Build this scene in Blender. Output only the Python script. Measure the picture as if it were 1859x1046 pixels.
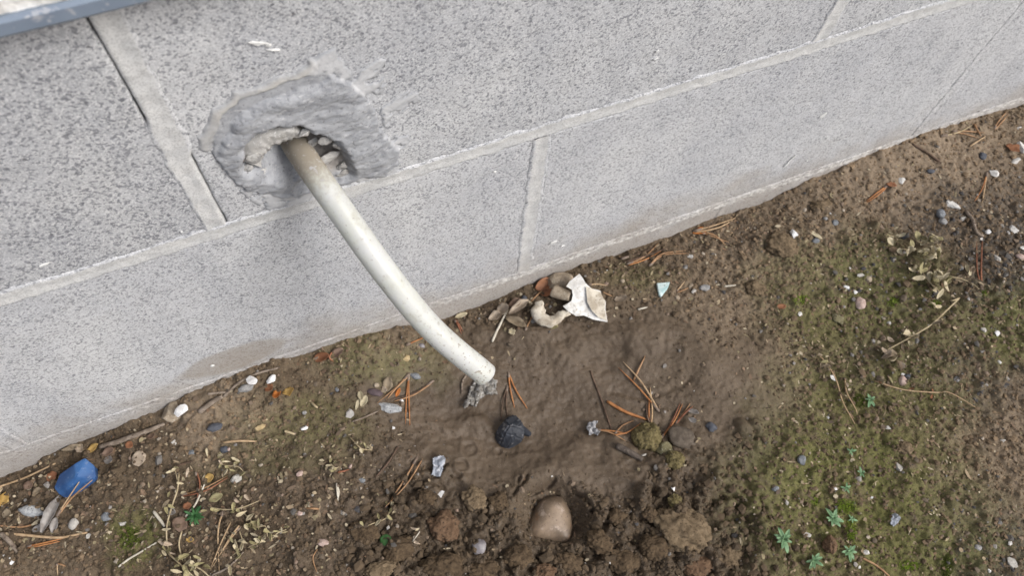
import bpy, bmesh, math, random
import numpy as np
from mathutils import Vector, Matrix

for o in list(bpy.data.objects):
    bpy.data.objects.remove(o)
S = bpy.context.scene
COL = S.collection

# ------------------------------------------------------------------ camera
CAM = np.array([-0.15421, -0.26416, 0.61145])
ANG = (0.4424, -0.05293, -0.39316)
FPX = 1478.3                      # focal length in pixels of the 1859 px wide photograph
CX, CY = 929.5, 523.0
cam = bpy.data.cameras.new('camera')
camo = bpy.data.objects.new('camera', cam)
COL.objects.link(camo)
camo.location = CAM
camo.rotation_mode = 'XYZ'
camo.rotation_euler = ANG
cam.sensor_width = 36.0
cam.lens = 36.0 * FPX / 1859.0
cam.clip_start = 0.01
cam.clip_end = 500
cam.dof.use_dof = True
cam.dof.focus_distance = 0.53
cam.dof.aperture_fstop = 13
S.camera = camo

# ------------------------------------------------------------------ sky and sun (overcast)
w = bpy.data.worlds.new('World'); S.world = w; w.use_nodes = True
nt = w.node_tree; nt.nodes.clear()
SUN_E, SUN_R = math.radians(44), math.radians(137)
sky = nt.nodes.new('ShaderNodeTexSky'); sky.sky_type = 'NISHITA'; sky.sun_disc = False
sky.sun_elevation = SUN_E; sky.sun_rotation = SUN_R; sky.dust_density = 4.0; sky.air_density = 1.0
hs = nt.nodes.new('ShaderNodeHueSaturation'); hs.inputs['Saturation'].default_value = 0.65
bg = nt.nodes.new('ShaderNodeBackground'); bg.inputs['Strength'].default_value = 0.11
wo = nt.nodes.new('ShaderNodeOutputWorld')
nt.links.new(sky.outputs[0], hs.inputs['Color']); nt.links.new(hs.outputs[0], bg.inputs[0]); nt.links.new(bg.outputs[0], wo.inputs[0])
sd = bpy.data.lights.new('sun', 'SUN'); sd.energy = 1.5; sd.angle = math.radians(24); sd.color = (1.0, 0.99, 0.975)
so = bpy.data.objects.new('sun', sd); COL.objects.link(so)
sv = Vector((math.sin(SUN_R)*math.cos(SUN_E), math.cos(SUN_R)*math.cos(SUN_E), math.sin(SUN_E)))
so.rotation_euler = sv.to_track_quat('Z', 'Y').to_euler(); so.location = sv*5
S.view_settings.view_transform = 'Standard'; S.view_settings.look = 'None'
S.view_settings.exposure = 0.52; S.view_settings.gamma = 1.0

# ------------------------------------------------------------------ measuring helpers (photograph pixel -> place)
RM = np.array(camo.rotation_euler.to_matrix())
def ray(u, v):
    return RM @ np.array([(u-CX)/FPX, -(v-CY)/FPX, -1.0])
def onwall(u, v, y=0.0):
    d = ray(u, v); return CAM + d*((y-CAM[1])/d[1])
def onz(u, v, z):
    d = ray(u, v); return CAM + d*((z-CAM[2])/d[2])
def atdepth(u, v, t):
    return CAM + ray(u, v)*t
def project(p):
    q = (np.asarray(p)-CAM) @ RM
    return CX + FPX*q[..., 0]/-q[..., 2], CY - FPX*q[..., 1]/-q[..., 2]

# ------------------------------------------------------------------ noise
_rt = np.random.RandomState(11)
_GA = _rt.rand(256, 256)*2*np.pi
_GX, _GY = np.cos(_GA), np.sin(_GA)
def perlin(x, y, seed=0):
    x = x + seed*17.31; y = y + seed*9.73
    xi = np.floor(x).astype(int); yi = np.floor(y).astype(int)
    fx, fy = x-xi, y-yi
    u = fx*fx*fx*(fx*(fx*6-15)+10); v = fy*fy*fy*(fy*(fy*6-15)+10)
    def g(i, j, dx, dy):
        a = (xi+i) & 255; b = (yi+j) & 255
        return _GX[a, b]*dx + _GY[a, b]*dy
    n0 = g(0, 0, fx, fy)*(1-u) + g(1, 0, fx-1, fy)*u
    n1 = g(0, 1, fx, fy-1)*(1-u) + g(1, 1, fx-1, fy-1)*u
    return (n0*(1-v) + n1*v)*1.5
def fbm(x, y, size, octv=4, seed=0, gain=0.5):
    s = 0; a = 1; f = 1/size
    for k in range(octv):
        s = s + a*perlin(x*f, y*f, seed+k*3.7); a *= gain; f *= 2.03
    return s
def sstep(a, b, x):
    t = np.clip((x-a)/(b-a), 0, 1); return t*t*(3-2*t)
def inpoly(U, V, poly):
    r = np.zeros(U.shape, bool); n = len(poly)
    for i in range(n):
        x0, y0 = poly[i]; x1, y1 = poly[(i+1) % n]
        c = ((y0 > V) != (y1 > V)) & (U < (x1-x0)*(V-y0)/((y1-y0) or 1e-9)+x0)
        r ^= c
    return r
def polydist(U, V, poly, closed=True):
    d = np.full(U.shape, 1e9); n = len(poly)
    for i in range(n if closed else n-1):
        x0, y0 = poly[i]; x1, y1 = poly[(i+1) % n]
        dx, dy = x1-x0, y1-y0
        t = np.clip(((U-x0)*dx+(V-y0)*dy)/(dx*dx+dy*dy+1e-9), 0, 1)
        d = np.minimum(d, np.hypot(U-x0-t*dx, V-y0-t*dy))
    return d

# ------------------------------------------------------------------ object helpers
def mesh_obj(name, verts, faces, mat=None, parent=None, loc=(0, 0, 0), smooth=True):
    me = bpy.data.meshes.new(name)
    V = np.asarray(verts, float) - np.asarray(loc, float)
    me.from_pydata(V.tolist(), [], faces if isinstance(faces, list) else faces.tolist())
    if smooth:
        me.polygons.foreach_set('use_smooth', np.ones(len(me.polygons), bool))
    me.update()
    return link(name, me, mat, parent, loc)
def link(name, me, mat=None, parent=None, loc=(0, 0, 0)):
    o = bpy.data.objects.new(name, me); COL.objects.link(o)
    if mat and not me.materials: me.materials.append(mat)
    if parent is not None:
        o.parent = parent
        o.location = Vector(loc) - Vector(abs_loc(parent))
    else:
        o.location = loc
    return o
def abs_loc(o):
    l = Vector(o.location)
    while o.parent:
        o = o.parent; l = l + Vector(o.location)
    return l
def tag(o, label, cat, group=None, kind=None):
    if label: o['label'] = label
    if cat: o['category'] = cat
    if group: o['group'] = group
    if kind: o['kind'] = kind
    return o
def thing(name, loc, label, cat, group=None):
    o = bpy.data.objects.new(name, None); COL.objects.link(o)
    o.empty_display_size = 0.01; o.location = loc
    return tag(o, label, cat, group)

# ------------------------------------------------------------------ materials
class NT:
    def __init__(s, name):
        s.m = bpy.data.materials.new(name); s.m.use_nodes = True
        s.t = s.m.node_tree; s.t.nodes.clear()
        s.out = s.n('ShaderNodeOutputMaterial'); s.b = s.n('ShaderNodeBsdfPrincipled')
        s.l(s.b.outputs[0], s.out.inputs[0])
    def n(s, k): return s.t.nodes.new(k)
    def l(s, a, b): s.t.links.new(a, b)
    def val(s, sock, v):
        if hasattr(v, 'is_output'): s.l(v, sock)
        else: sock.default_value = v
    def pos(s):
        return s.n('ShaderNodeNewGeometry').outputs['Position']
    def obj(s):
        return s.n('ShaderNodeTexCoord').outputs['Object']
    def noise(s, vec, scale, detail=3, rough=0.55, dist=0.0):
        n = s.n('ShaderNodeTexNoise'); s.l(vec, n.inputs['Vector'])
        n.inputs['Scale'].default_value = scale; n.inputs['Detail'].default_value = detail
        n.inputs['Roughness'].default_value = rough; n.inputs['Distortion'].default_value = dist
        return n.outputs['Fac']
    def ramp(s, fac, a, b):
        n = s.n('ShaderNodeMapRange'); s.l(fac, n.inputs[0])
        n.inputs[1].default_value = a; n.inputs[2].default_value = b; n.interpolation_type = 'SMOOTHSTEP'
        return n.outputs[0]
    def mix(s, f, a, b, mode='MIX'):
        n = s.n('ShaderNodeMix'); n.data_type = 'RGBA'; n.blend_type = mode
        s.val(n.inputs[0], f)
        for i, c in ((6, a), (7, b)):
            s.val(n.inputs[i], c if hasattr(c, 'is_output') else (*c, 1))
        return n.outputs[2]
    def math(s, op, a, b=0.0):
        n = s.n('ShaderNodeMath'); n.operation = op; s.val(n.inputs[0], a); s.val(n.inputs[1], b)
        return n.outputs[0]
    def sep(s, vec):
        n = s.n('ShaderNodeSeparateXYZ'); s.l(vec, n.inputs[0]); return n.outputs
    def scalev(s, vec, sc, rot=(0, 0, 0)):
        n = s.n('ShaderNodeMapping'); s.l(vec, n.inputs[0]); n.inputs['Scale'].default_value = sc
        n.inputs['Rotation'].default_value = rot
        return n.outputs[0]
    def attr(s, name, out='Fac'):
        n = s.n('ShaderNodeAttribute'); n.attribute_name = name; return n.outputs[out]
    def bump(s, h, strength, dist):
        n = s.n('ShaderNodeBump'); s.l(h, n.inputs['Height'])
        n.inputs['Strength'].default_value = strength; n.inputs['Distance'].default_value = dist
        s.l(n.outputs[0], s.b.inputs['Normal'])
    def fin(s, col, rough=0.9, spec=0.25):
        s.val(s.b.inputs['Base Color'], col if hasattr(col, 'is_output') else (*col, 1))
        s.val(s.b.inputs['Roughness'], rough); s.b.inputs['Specular IOR Level'].default_value = spec
        return s.m
def simple(name, c1, c2, scale=300, rough=0.85, bump=0.0004, spec=0.25, lo=.35, hi=.65, detail=4, c3=None, s3=900):
    m = NT(name); v = m.pos()
    n = m.noise(v, scale, detail)
    c = m.mix(m.ramp(n, lo, hi), c1, c2)
    if c3:
        c = m.mix(m.ramp(m.noise(v, s3, 2), .58, .68), c, c3)
    if bump:
        m.bump(m.noise(v, scale*2.2, 4, .6), .8, bump)
    return m.fin(c, rough, spec)

def block_material(name, dark, fs, tint=1.0, pk=.6):
    m = NT(name); v = m.pos(); x, y, z = m.sep(v)
    def grains(sc):
        vo_ = m.n('ShaderNodeTexVoronoi'); m.l(v, vo_.inputs['Vector']); vo_.inputs['Scale'].default_value = sc
        return m.sep(vo_.outputs['Color'])[0]
    g1, g2, g3 = grains(fs), grains(fs*1.7), grains(fs*.62)
    big = m.noise(v, 9, 4, .6); mid = m.noise(v, 55, 3, .6)
    base = m.mix(m.ramp(big, .3, .7), (.49, .50, .525), (.57, .577, .59))
    strk = m.noise(m.scalev(v, (30, 30, 5)), 1.0, 4, .6)
    base = m.mix(1.0, base, m.mix(m.ramp(strk, .3, .7), (tint*.92, tint*.925, tint*.935), (tint*1.05, tint*1.048, tint*1.04)), 'MULTIPLY')
    sh = m.math('MULTIPLY', m.math('SUBTRACT', mid, .5), .22)
    pit = m.ramp(m.math('ADD', g1, sh), .24+dark, .15+dark)
    pit2 = m.ramp(m.math('ADD', g2, sh), .34+dark, .22+dark)
    pit3 = m.ramp(m.math('ADD', g3, sh), .05+dark, .01+dark)
    lit = m.ramp(m.math('SUBTRACT', g2, sh), .72, .85)
    b = m.math('ADD', m.math('MULTIPLY', g1, .5), m.math('MULTIPLY', g2, .5))
    c = m.mix(m.math('MULTIPLY', lit, .55), base, (.72, .72, .72))
    c = m.mix(m.math('MULTIPLY', pit2, pk*.6), c, (.22, .225, .24))
    c = m.mix(m.math('MULTIPLY', pit, pk), c, (.14, .145, .165))
    c = m.mix(m.math('MULTIPLY', pit3, pk), c, (.13, .135, .155))
    # a few larger pits and rust-free iron spots
    vo = m.n('ShaderNodeTexVoronoi'); m.l(v, vo.inputs['Vector']); vo.inputs['Scale'].default_value = 62; vo.inputs['Randomness'].default_value = 1
    hole_ = m.ramp(m.math('ADD', vo.outputs['Distance'], m.math('MULTIPLY', m.noise(v, 500, 2), .10)), .125, .085)
    c = m.mix(m.math('MULTIPLY', hole_, .7), c, (.12, .12, .13))
    # mortar struck over the block edges (only the joint strips carry this attribute)
    mo_ = m.attr('mortar'); mn = m.noise(v, 260, 5, .7)
    mf = m.ramp(m.math('ADD', mo_, m.math('MULTIPLY', m.math('SUBTRACT', mn, .5), .8)), .30, .70)
    mc = m.mix(m.ramp(m.noise(v, 70, 5, .65), .35, .65), (.56, .565, .565), (.66, .66, .65))
    mc = m.mix(m.math('MULTIPLY', pit2, .45), mc, (.33, .33, .33))
    c = m.mix(m.math('MULTIPLY', mf, m.ramp(mo_, .02, .3)), c, mc)
    # soil splashed up from the ground, ragged upper limit
    ed = m.math('ADD', z, m.math('MULTIPLY', m.math('SUBTRACT', m.noise(v, 16, 5, .68), .5), -.15))
    c = m.mix(m.math('MULTIPLY', m.ramp(ed, .060, -.025), .62), c, (.33, .28, .225))
    cz_ = m.math('ABSOLUTE', m.math('ADD', m.math('SUBTRACT', z, .001), m.math('MULTIPLY', m.math('SUBTRACT', m.noise(v, 30, 4), .5), .006)))
    cw = m.math('MULTIPLY', m.ramp(cz_, .0055, .002), m.math('MULTIPLY', m.ramp(x, -.16, .02), m.ramp(m.noise(v, 160, 4, .7), .42, .58)))
    c = m.mix(m.math('MULTIPLY', cw, .8), c, (.74, .725, .69))
    # damp brown blot above the ground
    s = m.n('ShaderNodeVectorMath'); s.operation = 'DISTANCE'; m.l(m.scalev(v, (1, 0, 2.0)), s.inputs[0])
    s.inputs[1].default_value = (BLOT[0], 0, BLOT[2]*2.0)
    sd_ = m.math('ADD', s.outputs['Value'], m.math('MULTIPLY', m.math('SUBTRACT', m.noise(v, 45, 3), .5), .014))
    c = m.mix(m.math('MULTIPLY', m.ramp(sd_, .044, .034), .55), c, (.32, .275, .225))
    h = m.math('SUBTRACT', m.math('MULTIPLY', b, .35), m.math('ADD', m.math('ADD', pit, hole_), m.math('MULTIPLY', pit2, .5)))
    m.bump(h, .6, .0005)
    return m.fin(c, .93, .2)
BLOT = onwall(425, 652)
M = {}
M['block'] = block_material('bounce_lit_concrete_block', 0.0, 1000, 1.05, .54)  # lower courses: tint raised, ground bounce light painted into the colour
M['block_shaded'] = block_material('shaded_concrete_block', 0.0, 960, .98, .58)  # upper course: same concrete, tint lowered as painted shade away from the bounce
M['block_rough_shaded'] = block_material('coarse_shaded_concrete_block', .02, 860, .91, .64)  # upper left: truly coarser grain, plus the darkest painted shade in its tint

def patch_material():
    m = NT('grey_cement'); v = m.pos()
    st = m.noise(m.scalev(v, (75, 75, 110), (0, .35, 0)), 1.5, 6, .68, .5)
    fine = m.noise(v, 500, 4, .6)
    c = m.mix(m.ramp(st, .32, .66), (.27, .28, .30), (.40, .41, .43))
    c = m.mix(m.math('MULTIPLY', m.ramp(m.noise(m.scalev(v, (110, 110, 230), (0, .2, 0)), 1.5, 4, .72, .4), .58, .70), .7), c, (.58, .58, .585))
    c = m.mix(m.math('MULTIPLY', m.ramp(fine, .42, .33), .6), c, (.15, .15, .155))
    c = m.mix(m.math('MULTIPLY', m.attr('cream'), .9), c, (.52, .505, .475))
    c = m.mix(m.math('MULTIPLY', m.attr('smear'), .8), c, (.60, .605, .615))
    c = m.mix(m.math('MULTIPLY', m.attr('rust'), .7), c, (.33, .285, .235))
    h = m.math('ADD', m.math('MULTIPLY', st, .7), m.math('MULTIPLY', fine, .9))
    m.bump(h, .6, .0008)
    return m.fin(c, .9, .2)
M['cement'] = patch_material()
M['cement_chip'] = simple('broken_cement', (.27, .265, .26), (.43, .42, .40), 220, .95, .0006, c3=(.2, .19, .18))
M['collar'] = simple('pale_cement', (.38, .37, .35), (.52, .51, .49), 130, .92, .0005, c3=(.62, .61, .6))

def hose_material():
    m = NT('milky_plastic'); v = m.pos(); x, y, z = m.sep(v)
    n = m.noise(v, 40, 3); f = m.noise(v, 330, 4, .65)
    c = m.mix(m.ramp(n, .3, .7), (.84, .855, .79), (.76, .78, .69))
    edge = m.math('ADD', y, m.math('MULTIPLY', m.math('SUBTRACT', f, .5), .03))
    dirt = m.ramp(edge, -.030, -.006)
    c = m.mix(m.math('MULTIPLY', m.ramp(m.noise(v, 75, 5, .7), .52, .70), .45), c, (.52, .49, .40))
    c = m.mix(m.math('MULTIPLY', m.ramp(m.noise(v, 600, 3, .6), .64, .72), .5), c, (.35, .30, .24))
    tipd = m.n('ShaderNodeVectorMath'); tipd.operation = 'DISTANCE'; m.l(v, tipd.inputs[0]); tipd.inputs[1].default_value = tuple(atdepth(882, 681, .492))
    spl = m.math('MULTIPLY', m.ramp(tipd.outputs['Value'], .09, .01), m.ramp(m.noise(v, 420, 3, .6), .58, .66))
    c = m.mix(m.math('MULTIPLY', spl, .8), c, (.30, .24, .18))
    c = m.mix(dirt, c, (.40, .35, .28))
    c = m.mix(m.math('MULTIPLY', dirt, m.ramp(f, .56, .66)), c, (.62, .61, .60))
    m.val(m.b.inputs['Subsurface Weight'], .85)
    m.b.inputs['Subsurface Radius'].default_value = (1, 1, .85); m.b.inputs['Subsurface Scale'].default_value = .007
    m.b.inputs['Transmission Weight'].default_value = 0.28
    m.bump(m.noise(v, 160, 3), .25, .0005)
    r = m.math('ADD', m.math('MULTIPLY', dirt, .45), .42)
    return m.fin(c, r, .45)
M['hose'] = hose_material()

# ------------------------------------------------------------------ ground shape
BASE = [(0, 872), (120, 815), (290, 745), (340, 715), (460, 665), (560, 640), (660, 605), (760, 588), (830, 570), (905, 540), (970, 515),
        (1050, 483), (1130, 460), (1250, 415), (1390, 365), (1530, 300), (1640, 255), (1760, 215), (1859, 190)]
bx = [onwall(*b) for b in BASE]
BXX = np.array([-3, -.7]+[p[0] for p in bx]+[.9, 3]); BXZ = np.array([-.04, -.045]+[p[2] for p in bx]+[-.015, -.02])
STEP = 0.0011
fx = np.arange(-0.62, 0.80, STEP); fy = np.arange(0.006, -0.46, -STEP)
gr = 0.004*1.45**np.arange(1, 22)
XS = np.concatenate([fx[0]-np.cumsum(gr)[::-1], fx, fx[-1]+np.cumsum(gr)])
YS = np.concatenate([[0.06, 0.02], fy, fy[-1]-np.cumsum(gr)])
GXm, GYm = np.meshgrid(XS, YS)
UU, VV = project(np.stack([GXm, GYm, np.full_like(GXm, -.025)], -1))
far = (np.abs(GXm-.09) > .78) | (GYm < -.48)
wob = 26*fbm(GXm, GYm, .045, 4, 2); wob2 = 26*fbm(GXm, GYm, .045, 4, 8)
def blob(lst, soft=.45):
    r = np.zeros_like(GXm)
    for (u, v, a, b, k) in lst:
        d = np.sqrt(((UU+wob-u)/a)**2 + ((VV+wob2-v)/b)**2)
        r = np.maximum(r, k*(1-sstep(1-soft, 1+soft, d)))
    r[far] = 0
    return r
WET = blob([(960, 740, 330, 150, 1), (800, 870, 170, 90, .9), (1150, 880, 230, 120, .9), (1110, 625, 200, 70, .8), (720, 960, 150, 110, .8), (1000, 1010, 420, 80, .9), (1300, 760, 120, 160, .7), (600, 860, 160, 90, .45)])
SMO = blob([(940, 735, 270, 120, 1), (880, 840, 160, 55, 1), (1080, 700, 190, 130, 1), (1120, 625, 250, 65, .95), (1000, 620, 190, 45, .85), (1060, 830, 170, 60, 1), (1310, 700, 110, 120, .85), (1290, 830, 100, 70, .6), (1650, 300, 220, 70, .45), (400, 775, 90, 45, .4)], .7)
CRU = blob([(1020, 1010, 420, 85, 1), (790, 945, 120, 95, .9), (1230, 970, 190, 110, 1), (1240, 850, 110, 60, .5), (1330, 900, 60, 120, .6), (1130, 950, 120, 60, .8)], .3)
CRU = CRU*(1-blob([(1003, 930, 62, 62, 1), (1000, 870, 150, 40, 1)]))
MOSS = blob([(1530, 560, 130, 80, .7), (1540, 900, 190, 150, 1), (1520, 720, 110, 100, .7), (1640, 990, 170, 70, .9), (1570, 540, 130, 100, .75), (1500, 900, 150, 180, .9), (1640, 960, 150, 90, .65), (1600, 730, 150, 90, .7), (1450, 520, 80, 80, .6), (1560, 800, 140, 80, .6), (690, 660, 110, 45, .5), (560, 775, 110, 50, .4),
             (235, 985, 45, 50, 1), (1830, 610, 90, 70, .8), (520, 830, 110, 40, .3), (1690, 600, 110, 60, .5), (1170, 500, 60, 30, .35), (420, 860, 60, 40, .2)], .6)
TAN = blob([(1640, 310, 250, 110, 1), (1400, 440, 170, 90, .8), (400, 775, 120, 65, .9), (640, 640, 160, 45, .7), (1340, 540, 150, 60, .6), (1800, 840, 130, 170, .75), (1830, 250, 90, 80, .7), (300, 730, 80, 40, .6), (1430, 690, 50, 90, .6), (60, 1030, 90, 40, .35)], .6)
GRIT = blob([(1810, 490, 90, 140, .9), (1800, 1015, 110, 70, 1), (1600, 520, 100, 70, .6), (1710, 400, 70, 45, .8), (1650, 650, 140, 60, .5), (1780, 690, 100, 70, .5), (1750, 950, 90, 50, .5)], .6)
ORG = blob([(70, 890, 130, 60, .9), (230, 795, 90, 35, .9), (360, 950, 140, 90, .8), (60, 960, 140, 50, .7), (600, 650, 60, 30, .7), (970, 560, 110, 45, .7), (1330, 430, 90, 40, .7), (1200, 460, 90, 25, .6), (480, 960, 190, 110, .75), (560, 880, 150, 90, .6), (150, 950, 130, 80, .6)], .6)

zw = np.interp(GXm, BXX, BXZ)
ker = np.exp(-.5*(np.arange(-150, 151)*.001/.06)**2); ker /= ker.sum()
xs_ = np.arange(-3, 3, .001); zs_ = np.convolve(np.interp(xs_, BXX, BXZ), ker, 'same'); zs_[:160] = -.03; zs_[-160:] = -.02
z0 = np.interp(GXm, xs_, zs_)*.6 - .010
dist = np.maximum(-GYm, 0)
wb = np.exp(-(dist/.035)**1.5)
H = zw*wb + z0*(1-wb)
amp = 1-.85*SMO
H += .0050*fbm(GXm, GYm, .11, 2, 20) * sstep(0, .05, dist)
H += .0022*fbm(GXm, GYm, .030, 3, 21)*(1-.6*SMO) * (.3+.7*sstep(0, .03, dist))
H += .0013*fbm(GXm, GYm, .0095, 3, 22)*amp
H += .0012*fbm(GXm, GYm, .0046, 2, 23, .7)*(.38+.62*amp)
H += np.exp(-dist/.016)*(.0045*np.maximum(fbm(GXm, GYm*0+.3, .045, 3, 91), -.3)) + np.exp(-dist/.03)*.002*fbm(GXm, GYm, .018, 2, 92)
# the washed-out basin under the hose, its mounds and run marks
H -= .010*blob([(950, 735, 260, 120, 1)], .7)
H += .005*blob([(1060, 838, 90, 30, 1), (1120, 610, 140, 20, .8), (850, 770, 60, 14, .8), (1010, 600, 120, 14, .7), (1290, 650, 50, 60, .7), (1180, 860, 70, 30, .7)], .8)
H += SMO*.0007*np.sin((VV+2.6*wob+.5*UU)/21)*sstep(.2, .8, fbm(GXm, GYm, .06, 2, 95)+.5)
H -= .0022*np.clip(1-polydist(UU+wob*.3, VV+wob2*.3, [(1250, 690), (1180, 720), (1110, 705)], False)/9, 0, 1)
# crust edge on the mossy side
ex = np.interp(VV, [620, 720, 790, 860, 920, 1000, 1100], [1430, 1432, 1425, 1393, 1368, 1352, 1335])
edge = sstep(-14, 14, UU+wob*1.1-ex)*sstep(640, 860, VV)
edge[far] = 0
H += .0042*edge
# crumbled wet soil
cr = np.abs(perlin(GXm/.019, GYm/.019, 41))*.010 + np.abs(perlin(GXm/.0085, GYm/.0085, 42))*.0052 + np.abs(perlin(GXm/.0042, GYm/.0042, 43))*.0024
H += CRU*(cr-.003)
# hollow with a cracked rim round the cobble
dc = np.hypot((UU-1003)/1.0, (VV-935)/.95)
H += np.where(dc < 140, -.011*(1-sstep(38, 72, dc+wob*.15)) + .0045*np.exp(-((dc-82+wob*.4)/17)**2)*sstep(985, 930, VV), 0)
for line in ([(905, 900), (890, 915), (880, 935)], [(955, 865), (940, 890), (930, 900)], [(1010, 872), (985, 890), (960, 900)], [(1075, 930), (1095, 950), (1130, 960)], [(1040, 890), (1062, 905), (1078, 930)], [(940, 870), (938, 885)],
             [(715, 900), (705, 960), (690, 985)], [(640, 960), (690, 925), (740, 915)]):
    H -= .0055*np.clip(1-polydist(UU+wob*.25, VV+wob2*.25, line, False)/4.5, 0, 1)
# drip dimples in the mud
for (u, v, r) in ((852, 812, 16), (838, 845, 14), (905, 815, 8)):
    d = np.hypot(UU-u, VV-v)/r
    H += np.where(d < 1.6, -.0014*(1-sstep(.6, 1, d)) + .0007*np.exp(-((d-1.05)/.2)**2), 0)
rng = np.random.RandomState(5)
ix0 = len(gr); iy0 = 2
def lump(x, y, r, h, p=1.0):
    i = int(round((x-fx[0])/STEP)); j = int(round((fy[0]-y)/STEP)); k = int(r*1.3/STEP)+2
    i0, i1, j0, j1 = max(i-k, 0), min(i+k, len(fx)-1), max(j-k, 0), min(j+k, len(fy)-1)
    if i1-i0 < 2 or j1-j0 < 2: return
    sl = (slice(iy0+j0, iy0+j1), slice(ix0+i0, ix0+i1))
    d = np.hypot((GXm[sl]-x), (GYm[sl]-y)*p)/r
    d = d*(1+.3*perlin(GXm[sl]/r*1.1, GYm[sl]/r*1.1, int(x*999) % 50))
    H[sl] += h*np.sqrt(np.clip(1-d*d, 0, 1))
def maskat(Mk, x, y):
    i = min(max(int((x-fx[0])/STEP), 0), len(fx)-1)+ix0; j = min(max(int((fy[0]-y)/STEP), 0), len(fy)-1)+iy0
    return Mk[j, i]
for k in range(16000):
    x = rng.uniform(-.5, .7); y = -rng.uniform(0, .40)
    if maskat(SMO, x, y) > rng.rand()*.8: continue
    r = .0011+rng.gamma(1.5, .0006); lump(x, y, r, r*rng.uniform(.3, .75), rng.uniform(.7, 1.4))
for k in range(2200):
    x = rng.uniform(-.5, .7); y = -rng.uniform(.05, .40)
    if maskat(CRU, x, y) < rng.rand(): continue
    r = rng.uniform(.002, .0068); lump(x, y, r, r*rng.uniform(.4, .8), rng.uniform(.7, 1.4))
H[far] -= 0.0

def gz(x, y):
    i = np.clip((x-fx[0])/STEP, 0, len(fx)-2); j = np.clip((fy[0]-y)/STEP, 0, len(fy)-2)
    i0 = int(i); j0 = int(j); a = i-i0; b = j-j0; i0 += ix0; j0 += iy0
    return (H[j0, i0]*(1-a)+H[j0, i0+1]*a)*(1-b)+(H[j0+1, i0]*(1-a)+H[j0+1, i0+1]*a)*b
def P(u, v):
    z = -.025
    for k in range(6):
        p = onz(u, v, z); z = gz(p[0], min(p[1], -.0005))
    p = onz(u, v, z); p[1] = min(p[1], -.0008); return p
def mpp(p):                                   # metres per photograph pixel at a place
    return float(-((p-CAM) @ RM)[2]/FPX)

def ground_material():
    m = NT('soil'); v = m.pos()
    n1 = m.noise(v, 38, 5, .65); n2 = m.noise(v, 210, 4, .65); n3 = m.noise(v, 850, 3, .6); n4 = m.noise(v, 1500, 2, .6)
    c = m.mix(m.ramp(n1, .3, .7), (0.1015, 0.0737, 0.0463), (0.1410, 0.1054, 0.0687))
    c = m.mix(m.math('MULTIPLY', m.attr('tan'), .85), c, m.mix(m.ramp(n2, .3, .7), (0.2021, 0.1528, 0.1048), (0.2820, 0.2182, 0.1546)))
    c = m.mix(m.math('MULTIPLY', m.attr('grit'), m.ramp(n2, .35, .6)), c, (0.0677, 0.0600, 0.0532))
    c = m.mix(m.math('MULTIPLY', m.attr('organic'), .75), c, m.mix(m.ramp(n2, .35, .65), (0.0517, 0.0381, 0.0258), (0.1081, 0.0773, 0.0515)))
    c = m.mix(m.math('MULTIPLY', m.attr('wet'), .85), c, m.mix(m.ramp(n1, .25, .75), (0.0771, 0.0555, 0.0377), (0.1222, 0.0900, 0.0627)))
    c = m.mix(m.math('MULTIPLY', m.attr('crumble'), .8), c, m.mix(m.ramp(n2, .3, .7), (0.0564, 0.0409, 0.0267), (0.0987, 0.0710, 0.0455)))
    mo = m.math('MULTIPLY', m.attr('moss'), m.ramp(m.noise(v, 60, 5, .7), .28, .52))
    c = m.mix(m.math('MULTIPLY', mo, .85), c, m.mix(m.ramp(n2, .3, .7), (.094, .102, .027), (.178, .174, .058)))
    rough_part = m.math('SUBTRACT', 1.0, m.math('MULTIPLY', m.attr('smooth'), .62))
    c = m.mix(m.math('MULTIPLY', m.ramp(n3, .42, .32), m.math('MULTIPLY', rough_part, .7)), c, (0.0376, 0.0291, 0.0206))
    c = m.mix(m.math('MULTIPLY', m.ramp(n3, .60, .70), m.math('MULTIPLY', rough_part, .6)), c, (0.2538, 0.2000, 0.1417))
    c = m.mix(m.math('MULTIPLY', m.ramp(n4, .68, .74), .6), c, (.42, .38, .32))
    h = m.math('ADD', m.math('MULTIPLY', n3, .6), m.math('ADD', n2, m.math('MULTIPLY', n4, .35)))
    bn = m.n('ShaderNodeBump'); m.l(h, bn.inputs['Height']); bn.inputs['Distance'].default_value = .0016
    m.l(m.math('ADD', m.math('MULTIPLY', rough_part, .70), .16), bn.inputs['Strength']); m.l(bn.outputs[0], m.b.inputs['Normal'])
    r = m.math('SUBTRACT', .95, m.math('MULTIPLY', m.attr('wet'), .45))
    return m.fin(c, r, .3)
ny, nx = GXm.shape
V = np.stack([GXm, GYm, H], -1).reshape(-1, 3)
idx = np.arange(ny*nx).reshape(ny, nx)
Q = np.stack([idx[:-1, :-1], idx[1:, :-1], idx[1:, 1:], idx[:-1, 1:]], -1).reshape(-1, 4)
me = bpy.data.meshes.new('ground')
me.vertices.add(len(V)); me.vertices.foreach_set('co', V.ravel().astype(np.float32))
me.loops.add(Q.size); me.loops.foreach_set('vertex_index', Q.ravel().astype(np.int32))
me.polygons.add(len(Q)); me.polygons.foreach_set('loop_start', np.arange(0, Q.size, 4, dtype=np.int32))
me.polygons.foreach_set('use_smooth', np.ones(len(Q), bool))
me.update(calc_edges=True)
for nm, A in (('wet', WET), ('smooth', SMO), ('crumble', CRU), ('moss', MOSS), ('tan', TAN), ('grit', GRIT), ('organic', ORG)):
    at = me.attributes.new(nm, 'FLOAT', 'POINT'); at.data.foreach_set('value', A.ravel().astype(np.float32))
go = link('ground', me, ground_material()); tag(go, 'bare brown soil with mud, moss and crumbs below the wall', 'ground', kind='structure')

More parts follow.
